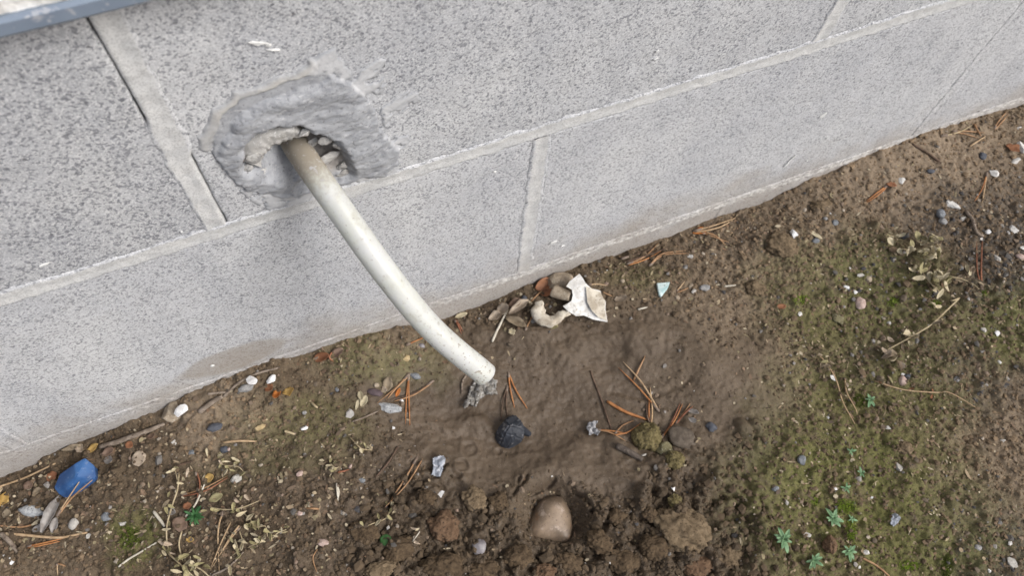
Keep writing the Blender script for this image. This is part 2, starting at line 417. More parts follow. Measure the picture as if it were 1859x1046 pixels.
# ------------------------------------------------------------------ block wall
def patch_height(X, Z):
    """cement round the hose: height out of the wall face (m) and masks, at wall places X, Z"""
    U_, V_ = project(np.stack([X, np.zeros_like(X), Z], -1))
    wu = U_ + 7*fbm(X, Z, .012, 3, 60); wv = V_ + 7*fbm(X, Z, .012, 3, 65)
    main = [(386, 250), (400, 212), (432, 182), (482, 160), (545, 138), (600, 132), (640, 146), (664, 176), (684, 212), (694, 246), (722, 272), (724, 298), (690, 316), (640, 328), (600, 338), (560, 348), (500, 354), (446, 344), (412, 312), (392, 282)]
    dm = polydist(wu, wv, main)*np.where(inpoly(wu, wv, main), 1, -1)      # px inside
    su = U_ + 14*fbm(X, Z, .03, 3, 70); 
    stre = fbm(X*.84+Z*.55, (Z*.84-X*.55)*5, .03, 3, 72)*8
    sm = np.zeros_like(X)
    for poly in ([(540, 150), (570, 110), (612, 92), (622, 112), (640, 140), (600, 150)], [(630, 150), (690, 108), (704, 112), (668, 150), (700, 142), (690, 165), (650, 185)],
                 [(690, 190), (768, 158), (760, 178), (720, 205), (700, 230)], [(690, 240), (752, 255), (735, 268), (700, 290), (690, 270)], [(440, 350), (520, 335), (640, 345), (600, 368), (480, 380)], [(640, 315), (730, 292), (720, 312), (650, 335)]):
        d = polydist(U_+stre, V_+stre, poly)*np.where(inpoly(U_+stre, V_+stre, poly), 1, -1)
        sm = np.maximum(sm, sstep(-6, 9, d)*sstep(-.75, .1, fbm(X, Z, .006, 3, 88)))
    m_ = sstep(-2.5, 2.5, dm)
    h = .00030*sm*(.6+.5*perlin(X/.006, Z/.006, 75))
    body = .0016 + .0011*sstep(0, 30, dm) + .0008*fbm(X, Z*1.8, .02, 3, 77) + .00022*fbm(X, Z*1.5, .0048, 3, 78, .65)
    # the mix is pressed back behind the broken block edge along the top left
    tl = [(372, 262), (398, 210), (430, 180), (482, 158), (540, 138), (566, 122)]
    dt = polydist(wu, wv, tl, False)
    lowtop = np.exp(-(np.maximum(dm, 0)/26)**2)*(1-sstep(16, 40, dt))
    body = body - .0042*lowtop
    h = np.where(m_ > 0, h*(1-m_)+body*m_, h)
    ridge = np.exp(-((dt-1)/8)**2)*(1-sstep(-1, 2.5, dm))*(.55+.45*sstep(-.5, .4, fbm(X, Z, .012, 3, 83)))
    h = np.maximum(h, .0008*ridge)
    # bowl round the hose
    bowl = [(436, 290), (442, 262), (466, 240), (505, 228), (545, 229), (590, 246), (622, 272), (640, 302), (632, 322), (590, 335), (540, 338), (490, 326), (455, 312)]
    db = polydist(wu, wv, bowl)*np.where(inpoly(wu, wv, bowl), 1, -1)
    slope = sstep(330, 272, V_)
    dep = .005*sstep(-14, 12, db) + .045*slope*sstep(0, 16, db)*(1-sstep(575, 625, U_)*.75)
    h = h - dep*sstep(-14, 0, db)
    h += sstep(0, 8, db)*.0013*fbm(X, Z, .006, 3, 79)
    cover = np.maximum(np.maximum(m_, sm), ridge)
    cover = np.maximum(cover, sstep(-16, -8, db)*(dm > -2))
    fade = sstep(.03, .35, cover)
    h = h*fade - .0009*(1-fade)
    rust = sstep(2, 12, db)*sstep(535, 600, U_)*.8
    return h, cover, np.clip(ridge*.9, 0, 1), sm*(1-m_), rust

def grid_faces(ny, nx, keep=None):
    i = np.arange(ny*nx).reshape(ny, nx)
    q = np.stack([i[:-1, :-1], i[:-1, 1:], i[1:, 1:], i[1:, :-1]], -1).reshape(-1, 4)
    return q if keep is None else q[keep.ravel()]
def compact(V, Q):
    used = np.unique(Q); mp = np.full(len(V), -1); mp[used] = np.arange(len(used))
    return V[used], mp[Q], used

wall = thing('block_wall', (0, 0, -.4), 'grey concrete block foundation wall with a hose coming out of it', 'wall')
GAP = .0055
def block(cx, cz, seed, fine, hole=False):
    hw, hh = .2-GAP, .1-GAP
    st = .0015 if hole else (.004 if fine else .02)
    def axis(h):
        a = np.linspace(-h+.003, h-.003, max(3, int(2*h/st)))
        return np.concatenate([[-h, -h+.0007, -h+.0017], a, [h-.0017, h-.0007, h]])
    ax, az = axis(hw), axis(hh)
    X, Z = np.meshgrid(ax, az)
    ex_ = np.minimum(hw-np.abs(X), hh-np.abs(Z))
    y = .0014*(1-np.sqrt(np.clip(1-(1-np.clip(ex_/.0016, 0, 1))**2, 0, 1)))
    rr = np.random.RandomState(seed)
    y = y + rr.uniform(-.0002, .0002) + X*rr.uniform(-.0007, .0007) + Z*rr.uniform(-.001, .001)
    gx, gz_ = X+cx, Z+cz
    if fine:
        y = y + .00035*fbm(gx, gz_, .02, 3, seed) + np.clip(1-ex_/.006, 0, 1)*np.maximum(0, fbm(gx, gz_, .012, 2, seed+5)-.3)*.0012
        # edge line waver
        X = X + np.sign(X)*np.clip(1-(hw-np.abs(X))/.02, 0, 1)*.0006*fbm(gz_, gx*0+seed, .02, 2, 3)
    F = np.stack([X+cx, y, Z+cz], -1).reshape(-1, 3)
    keep = None
    if hole:
        h, cov, *_ = patch_height(gx, gz_)
        hs_ = (h < .0001) & (cov > .5)
        for k in range(0):
            g = hs_.copy(); g[1:] |= hs_[:-1]; g[:-1] |= hs_[1:]; g[:, 1:] |= hs_[:, :-1]; g[:, :-1] |= hs_[:, 1:]; hs_ = g
        keep = ~(hs_[:-1, :-1] | hs_[1:, :-1] | hs_[1:, 1:] | hs_[:-1, 1:])
    q = grid_faces(*X.shape, keep).tolist()
    n = len(F); ny_, nx_ = X.shape
    ring = [i for i in range(nx_)] + [(j+1)*nx_-1 for j in range(1, ny_)] + [(ny_-1)*nx_+i for i in range(nx_-2, -1, -1)] + [j*nx_ for j in range(ny_-2, 0, -1)]
    back = F[ring].copy(); back[:, 1] = .19
    Vv = np.concatenate([F, back]); L = len(ring)
    q += [[ring[(k+1) % L], ring[k], n+k, n+(k+1) % L] for k in range(L)]
    q.append([n+k for k in range(L)][::-1])
    mt = M['block_rough_shaded'] if (cz > .2 and cx < -.3) else (M['block_shaded'] if cz > .2 else M['block'])
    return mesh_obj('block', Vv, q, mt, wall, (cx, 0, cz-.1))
for r, zc in enumerate((-.3, -.1, .1, .3)):
    off = .2 if r % 2 == 0 else 0.0          # centre offset: heads at x = 0, +-.4 on odd courses of the photograph
    for k in range(-6, 8):
        cx_ = k*.4 + (0.2 if r in (0, 2) else 0.0)
        near = -1.0 < cx_ < 1.1 and r > 0
        block(cx_, zc, 100+r*20+k, near, hole=(r == 3 and abs(cx_) < .01))

def joint(p0, p1, horizontal, seed, half=.0068, rec=.0003, proud=.0003, crack=None, crust=False, step=.0016, amount=1.0):
    """a strip of mortar between blocks: struck slightly hollow, its ragged feather edges lying on the blocks"""
    L = abs((p1[0]-p0[0]) if horizontal else (p1[1]-p0[1]))
    n = max(4, int(L/step)); s = np.sin(np.linspace(-np.pi/2, np.pi/2, 15))
    T, Sx = np.meshgrid(np.linspace(0, 1, n), s, indexing='ij')
    a = (p0[0] if horizontal else p0[1]) + T*L
    rag = fbm(a, a*0+seed, .010, 4, seed)*.0013 + fbm(a, a*0+seed+4, .06, 2, seed)*.0013
    rag2 = fbm(a, a*0+seed+9, .010, 4, seed+3)*.0013 + fbm(a, a*0+seed+7, .06, 2, seed+8)*.0013
    lo = -half - np.clip(rag, -.0008, .004); hi = half + np.clip(rag2, -.0008, .004)
    gl = np.zeros_like(a); gh = np.zeros_like(a)
    if crack:
        gl = crack[0](a); gh = crack[1](a)
        lo = lo*(1-gl) + (-GAP+.0002)*gl; hi = hi*(1-gh) + (GAP-.0002)*gh
    c = (lo+hi)/2; hwid = (hi-lo)/2
    across = c + Sx*hwid
    prof = -rec + (rec+proud)*sstep(.1, .6, np.abs(Sx)) - (proud+.0006)*sstep(.75, 1.0, np.abs(Sx))
    side = np.where(Sx < 0, gl, gh)
    prof = prof - side*.003*sstep(.93, 1.0, np.abs(Sx))
    h = prof + .00030*fbm(a, across, .009, 3, seed+20) + .00022*fbm(a, across, .003, 2, seed+25)*(1+2*crust)
    if horizontal: Vv = np.stack([a, -h, p0[1]+across], -1)
    else: Vv = np.stack([p0[0]+across, -h, a], -1)
    q = grid_faces(n, 15)
    if horizontal: q = q[:, ::-1]
    Vv = Vv.reshape(-1, 3)
    o = mesh_obj('mortar_joint', Vv, q, M['block_shaded' if (p0[1] > .15 and not horizontal) else 'block'], wall, (float(Vv[:, 0].mean()), 0, float(Vv[:, 2].min())))
    ma = amount*(1-sstep(.50, .80, np.abs(Sx)))
    ma = np.where(side > .5, amount, ma)
    at = o.data.attributes.new('mortar', 'FLOAT', 'POINT'); at.data.foreach_set('value', ma.ravel().astype(np.float32))
    return o
for zj, cr_ in ((-.2, False), (0.0, True), (.2, False)):
    joint((-.9, zj), (1.0, zj), True, int(50+zj*100), half=.0072 if cr_ else .0075, proud=.0005, rec=-.0002, crust=cr_, amount=.25 if cr_ else 1.0)
    for a_, b_ in ((-2.4, -.9), (1.0, 3.0)): joint((a_, zj), (b_, zj), True, 70+int(a_*10), step=.01)
for r, zc in enumerate((-.3, -.1, .1, .3)):
    for k in range(-6, 8):
        xj = k*.4 + (0.0 if r in (0, 2) else 0.2)
        near = abs(xj-.1) < 1.0 and r > 0
        ck = None
        if r == 3 and abs(xj+.2) < .01:
            ck = (lambda a: sstep(.296, .304, a), lambda a: 1-sstep(.270, .282, a))
        joint((xj, zc-.094), (xj, zc+.094), False, 200+r*31+k, step=.0016 if near else .02, half=.0086 if ck else .0078, crack=ck, rec=-.0001, proud=.0005, amount=1.0 if r == 3 else (.72 if abs(xj) < .1 else .15))

# cement patch
px0, px1, pz0, pz1 = -.225, -.06, .205, .325
X, Z = np.meshgrid(np.arange(px0, px1, .0006), np.arange(pz0, pz1, .0006))
h, cov, crm, smr, rst = patch_height(X, Z)
ok = cov > .04
keep = ok[:-1, :-1] | ok[1:, :-1] | ok[1:, 1:] | ok[:-1, 1:]
Vv = np.stack([X, -h-.0004, Z], -1).reshape(-1, 3)
Vc, Qc, used = compact(Vv, grid_faces(*X.shape, keep))
po = mesh_obj('cement_patch', Vc, Qc, M['cement'], wall, (-.145, 0, .21))
po['label'] = 'grey trowelled cement patch round the hose'
for nm, A in (('cream', crm), ('smear', smr), ('rust', rst)):
    at = po.data.attributes.new(nm, 'FLOAT', 'POINT'); at.data.foreach_set('value', A.ravel()[used].astype(np.float32))

# collar: the torn crescent of older cement over the hose
def ribbon(outer, inner, yo, yi, name, mat, parent, label=None, n=40, seed=0):
    def resample(pl):
        pl = np.array(pl, float); t = np.linspace(0, 1, len(pl)); tt = np.linspace(0, 1, n)
        return np.stack([np.interp(tt, t, pl[:, k]) for k in (0, 1)], -1)
    O, I = resample(outer), resample(inner); rows = []
    for k in range(n):
        jit = 2.2*perlin(np.array(k*.37), np.array(seed+.5), seed)
        row = []
        for j, s in enumerate(np.linspace(0, 1, 9)):
            uv = O[k]*(1-s)+I[k]*s
            y = yo*(1-s)+yi*s - .0022*math.sin(math.pi*min(s*1.1, 1))
            p = onwall(uv[0]+jit*(s), uv[1]+jit*(s), y)
            row.append(p + np.array([0, .0008*perlin(np.array(k*.5), np.array(j*.8), seed+3), 0]))
        for dy in (.004, .014):                # inner lip turns back into the hole
            row.append(np.array(row[8])+np.array([0, dy, .0012]))
        row.append(np.array(row[0])+np.array([0, .012, 0]))
        rows.append(row)
    R = np.array(rows); mcount = R.shape[1]
    q = grid_faces(n, mcount)
    Vr = R.reshape(-1, 3)
    c = Vr.mean(0)
    o = mesh_obj(name, Vr, q, mat, parent, tuple(c))
    if label: o['label'] = label
    return o
ribbon([(438, 292), (444, 262), (470, 241), (505, 230), (535, 227), (552, 236)], [(474, 302), (478, 284), (492, 268), (512, 257), (532, 251), (545, 249)], .004, .002, 'cement_collar', M['collar'], po, 'pale broken crescent of cement above the hose', seed=4)

def ico(sub):
    bm = bmesh.new(); bmesh.ops.create_icosphere(bm, subdivisions=sub, radius=1)
    bm.verts.ensure_lookup_table()
    v = np.array([x.co[:] for x in bm.verts]); f = [[q.index for q in p.verts] for p in bm.faces]; bm.free()
    return v, f
ICO = {k: ico(k) for k in (1, 2, 3, 4, 5)}
def stone_verts(seed, sub=2, cuts=6, rough=.12, depth=.72, crumb=0.0):
    v = ICO[sub][0].copy(); rr = np.random.RandomState(seed)
    for k in range(cuts):
        n = rr.normal(size=3); n /= np.linalg.norm(n); d = rr.uniform(depth, .95)
        e = np.maximum(0, v @ n - d); v = v - np.outer(e, n)
    f = 1 + rough*(perlin(v[:, 0]*1.7+seed, v[:, 1]*1.7+v[:, 2]*1.3, seed) + .5*perlin(v[:, 0]*4+seed, v[:, 1]*4-v[:, 2]*3.3, seed+2))
    if crumb:
        def n3(s, k): return perlin(v[:, 0]*s+k, v[:, 1]*s-k, k)+perlin(v[:, 1]*s+3*k, v[:, 2]*s, k+2)+perlin(v[:, 2]*s-k, v[:, 0]*s+2*k, k+4)
        f = f + crumb*(.5*np.abs(n3(2.6, seed % 40))+.36*np.abs(n3(5.5, seed % 37+1))+.22*np.abs(n3(11, seed % 31+2))-.35)
    return v*f[:, None]
def wall_chunk(u, v, y, a, b, c, seed, mat, name='cement_flake', parent=None, rot=0):
    p = onwall(u, v, y); V0 = stone_verts(seed, 3, 10, .16, .5)
    V0 = V0*np.array([a, c, b]); cr, sr = math.cos(rot), math.sin(rot)
    V0 = np.stack([V0[:, 0]*cr-V0[:, 2]*sr, V0[:, 1], V0[:, 0]*sr+V0[:, 2]*cr], -1) + p
    return mesh_obj(name, V0, ICO[3][1], mat, parent or po, tuple(p), smooth=False)
for i, (u, v, y, a, b, c, rot) in enumerate([(562, 246, .000, .0058, .0042, .0030, .3), (590, 252, .001, .0050, .0036, .003, -.4), (612, 268, .003, .0056, .0030, .003, -.7), (600, 282, .006, .0064, .0058, .004, .2), (618, 300, .004, .0058, .0052, .004, .5),
                                             (628, 318, .003, .0052, .0036, .003, .1), (600, 322, .004, .0048, .0040, .003, .8), (455, 288, .001, .0040, .0058, .003, .2), (452, 300, .001, .0050, .0040, .003, .4), (470, 312, .003, .0044, .003, .002, -.2), (578, 262, .006, .004, .003, .003, .6)]):
    wall_chunk(u+4*((i*7) % 5-2), v+3*((i*3) % 5-2), y, a*(.7+.16*((i*5) % 4)), b*(.65+.14*((i*3) % 4)), c*.7, 300+i, M['cement_chip'] if i % 3 else M['collar'], rot=rot)
M['rust'] = simple('rust_crumb', (.30, .12, .05), (.42, .18, .08), 500)
wall_chunk(437, 291, .001, .0016, .0012, .001, 340, M['rust'], 'brick_crumb')
# flat splashes of mortar left on the blocks
M['splash'] = simple('mortar_splash', (.60, .60, .585), (.74, .74, .725), 300, .95, .0003)
for i, (u, v, a, b, rot) in enumerate([(1495, 209, .0042, .0022, .9), (1005, 440, .0036, .0022, .2), (1022, 446, .0020, .0013, .2), (1440, 286, .0016, .006, -.5), (1428, 298, .0018, .0042, -.5), (470, 78, .0050, .0012, -.45), (500, 90, .0040, .0009, -.35), (487, 82, .0022, .0010, -.3), (1190, 106, .0016, .0011, .4),
                                       (1193, 92, .0012, .0010, .1), (898, 312, .0014, .0012, .3), (1502, 250, .0012, .0012, 0), (640, 205, .002, .001, 0), (80, 480, .0035, .0009, .2), (1464, 292, .0012, .0012, .3), (310, 738, .0012, .001, .1), (386, 664, .0018, .0014, .1), (330, 420, .0010, .0008, .2)]):
    wall_chunk(u, v, -.0004, a, b, .0008, 360+i, M['splash'], 'mortar_splash', wall, rot)

# ------------------------------------------------------------------ upper wall with its metal edge
zf = float(onwall(130, 33, -.019)[2])
def box(x0, x1, y0, y1, z0, z1):
    v = [(x, y, z) for z in (z0, z1) for y in (y0, y1) for x in (x0, x1)]
    f = [[0, 2, 3, 1], [4, 5, 7, 6], [0, 1, 5, 4], [2, 6, 7, 3], [0, 4, 6, 2], [1, 3, 7, 5]]
    return v, f
up = thing('upper_wall', (0, 0, zf), 'rough whitewashed upper wall resting on a blue grey metal edge', 'wall')
# stucco sheet, uneven
M['stucco'] = simple('whitewash', (.66, .64, .60), (.80, .79, .77), 70, .95, .003, lo=.4, hi=.55, c3=(.36, .25, .18), s3=130)
X, Z = np.meshgrid(np.linspace(-.6, .3, 300), np.linspace(zf+.0072, zf+.16, 60))
Vv = np.stack([X, -.0178+.0020*fbm(X, Z, .02, 4, 90), Z], -1).reshape(-1, 3)
Vv2, f2 = box(-2.4, 3.0, -.0155, .18, zf+.0072, 3.2)
mesh_obj('render_coat', Vv, grid_faces(60, 300), M['stucco'], up, (0, 0, zf+.0072))
mesh_obj('wall_core', Vv2, f2, M['stucco'], up, (0, 0, zf+.0072), smooth=False)
M['metal'] = simple('painted_metal', (.165, .205, .265), (.205, .25, .315), 25, .42, .0002, .5, c3=(.34, .36, .40), s3=260)
prof = [(.02, zf+.0066), (-.0150, zf+.0066), (-.0188, zf+.0078), (-.0205, zf+.0066), (-.0205, zf+.0015), (-.0196, zf), (-.0180, zf+.0008), (-.0180, zf+.0046), (.02, zf+.0050)]
xs2 = np.linspace(-2.4, 3.0, 120); Vm = [(x, y+.0004*math.sin(x*9), z+.0004*math.sin(x*13)) for x in xs2 for (y, z) in prof]
mesh_obj('metal_edge', Vm, grid_faces(len(xs2), len(prof)), M['metal'], up, (0, -.019, zf), smooth=False)

# ------------------------------------------------------------------ hose
def catmull(pts, n):
    pts = [np.asarray(p, float) for p in pts]
    pts = [2*pts[0]-pts[1]] + pts + [2*pts[-1]-pts[-2]]
    out = []; m_ = len(pts)-3
    for k in range(n):
        t = k/(n-1)*m_; i = min(int(t), m_-1); t -= i
        a, b, c, d = pts[i:i+4]
        out.append(.5*((2*b)+(-a+c)*t+(2*a-5*b+4*c-d)*t*t+(-a+3*b-3*c+d)*t**3))
    return np.array(out)
def frames(path):
    tg = np.gradient(path, axis=0); tg /= np.linalg.norm(tg, axis=1)[:, None]
    up_ = np.array([0, 0, 1.0]); N = []
    for t in tg:
        n = up_ - t*(up_ @ t)
        if np.linalg.norm(n) < 1e-3: n = np.array([1.0, 0, 0]) - t*t[0]
        n /= np.linalg.norm(n); N.append(n); up_ = n
    N = np.array(N); return tg, N, np.cross(tg, N)
def sweep(path, radii, sides, ea=1.0):
    tg, N, B = frames(path); a = np.linspace(0, 2*np.pi, sides, endpoint=False)
    radii = np.broadcast_to(radii, (len(path),))
    V_ = path[:, None] + radii[:, None, None]*(np.cos(a)[None, :, None]*N[:, None]*ea + np.sin(a)[None, :, None]*B[:, None])
    n = len(path); i = np.arange(n*sides).reshape(n, sides); j = np.roll(i, -1, 1)
    q = np.stack([i[:-1], j[:-1], j[1:], i[1:]], -1).reshape(-1, 4)
    return V_.reshape(-1, 3), q
hp = [(505, 200, .468), (534, 258, .442), (564, 304, .432), (620, 384, .434), (701, 497, .445), (787, 600, .466), (882, 681, .492)]
path = catmull([atdepth(*q) for q in hp], 90)
ro, ri, ns = .0073, .0053, 36
rad = ro*(1+.012*np.array([float(perlin(np.array(k*.11), np.array(.3), 4)) for k in range(90)]))
Vo, qo = sweep(path, rad, ns); Vi, qi = sweep(path, rad*ri/ro, ns)
nv = len(Vo); q = qo.tolist() + (qi[:, ::-1]+nv).tolist()
for k in range(ns):
    a, b = (89*ns)+k, (89*ns)+(k+1) % ns
    q.append([2*nv+k, 2*nv+(k+1) % ns, 2*nv+ns+(k+1) % ns, 2*nv+ns+k])
hose = mesh_obj('drain_hose', np.concatenate([Vo, Vi, Vo[-ns:], Vi[-ns:]]), q, M['hose'], None, tuple(path[45]))
tag(hose, 'milky plastic drain hose sticking out of the cement patch', 'hose')

# ------------------------------------------------------------------ things lying on the ground
def gdir(u, v, ang):
    """ground direction of an angle read off the photograph, at a place"""
    a = P(u, v); b = onz(u+10*math.cos(ang), v+10*math.sin(ang), a[2]); d = b-a; d[2] = 0
    return a, d/np.linalg.norm(d), mpp(a)
def basis(V_, d, p):
    e = np.array([-d[1], d[0], 0])
    return V_[:, :1]*d + V_[:, 1:2]*e + V_[:, 2:3]*np.array([0, 0, 1.0]) + p
STM = {
 'white': simple('white_stone', (.48, .465, .43), (.66, .645, .615), 260, .8, .0004, c3=(.45, .43, .40)),
 'chalk': simple('white_paint_flake', (.62, .61, .60), (.78, .78, .775), 200, .7, .0003, c3=(.55, .55, .56)),
 'grey': simple('grey_stone', (.20, .20, .20), (.30, .29, .28), 260, .85, .0004, c3=(.42, .41, .39)),
 'light': simple('pale_stone', (.36, .34, .31), (.48, .46, .42), 260, .85, .0004, c3=(.25, .23, .2)),
 'blue': simple('blue_grey_stone', (.125, .135, .148), (.19, .20, .212), 300, .7, .0003, c3=(.32, .33, .34)),
 'slate': simple('dark_slate', (.055, .06, .075), (.095, .10, .115), 240, .6, .0003),
 'tan': simple('tan_stone', (.25, .20, .145), (.34, .28, .21), 260, .9, .0005, c3=(.45, .4, .32)),
 'yellow': simple('yellow_stone', (.36, .27, .14), (.46, .36, .21), 260, .85, .0004),
 'pink': simple('pink_stone', (.34, .245, .21), (.45, .34, .295), 260, .8, .0004, c3=(.52, .45, .41)),
 'plum': simple('dark_plum_stone', (.075, .055, .06), (.12, .09, .095), 240, .7, .0003),
 'umber': simple('brown_grey_stone', (.085, .068, .052), (.14, .115, .09), 240, .9, .0007, c3=(.08, .065, .05)),
 'olive': simple('mossy_stone', (.115, .10, .055), (.18, .16, .09), 240, .95, .0006, c3=(.3, .28, .2)),
 'lilac': simple('lilac_stone', (.17, .155, .165), (.25, .235, .24), 220, .5, .0002, .5),
 'clod': simple('dry_soil', (0.1175, 0.0853, 0.0517), (0.1880, 0.1392, 0.0874), 240, .97, .0014, c3=(0.0705, 0.0487, 0.0289), s3=600),
 'wetclod': simple('wet_soil', (0.0677, 0.0461, 0.0274), (0.1081, 0.0748, 0.0441), 260, .9, .0014, c3=(0.0423, 0.0296, 0.0182), s3=600),
 'redclod': simple('reddish_soil', (0.1081, 0.0653, 0.0395), (0.1551, 0.0974, 0.0593), 240, .95, .0014, c3=(0.0564, 0.0391, 0.0266), s3=600),
 'mossclod': simple('moss_grown_soil', (.105, .085, .036), (.19, .155, .075), 420, .97, .0016, c3=(.055, .043, .028), s3=500),
 'black': simple('black_stone', (.022, .023, .027), (.045, .046, .05), 300, .5, .0003),
 'cement': simple('grey_cement_crumb', (.30, .31, .32), (.47, .48, .48), 330, .95, .0007, c3=(.14, .14, .14), s3=700),
}
_sd = [1000]
def stone(u, v, a, b, rot, c, mat, label, name='pebble', cat='pebble', cuts=8, rough=.14, sub=3, sink=.46, group=None, smooth=None, lift=0.0):
    _sd[0] += 1
    p, d, s = gdir(u, v, math.radians(rot))
    ang = name == 'paint_flake' or (name == 'pebble' and mat in ('white', 'chalk', 'light', 'yellow', 'black'))
    if ang: cuts = 14
    V0 = stone_verts(_sd[0], sub, cuts, rough, .42 if ang else .72, .20 if name == 'soil_clod' else 0)
    V0 = V0*np.array([a*s, b*s, c*s])*(1.12 if ang else 1)
    zmin = V0[:, 2].min()
    q = np.array([p[0], p[1], p[2]-zmin-(V0[:, 2].max()-zmin)*sink+lift])
    W = basis(V0, d, q)
    W[:, 1] = np.minimum(W[:, 1], -.0002)
    o = mesh_obj(name, W, ICO[sub][1], STM[mat], None, (p[0], p[1], W[:, 2].min()), smooth=(cuts < 9) if smooth is None else smooth)
    return tag(o, label, cat, group)

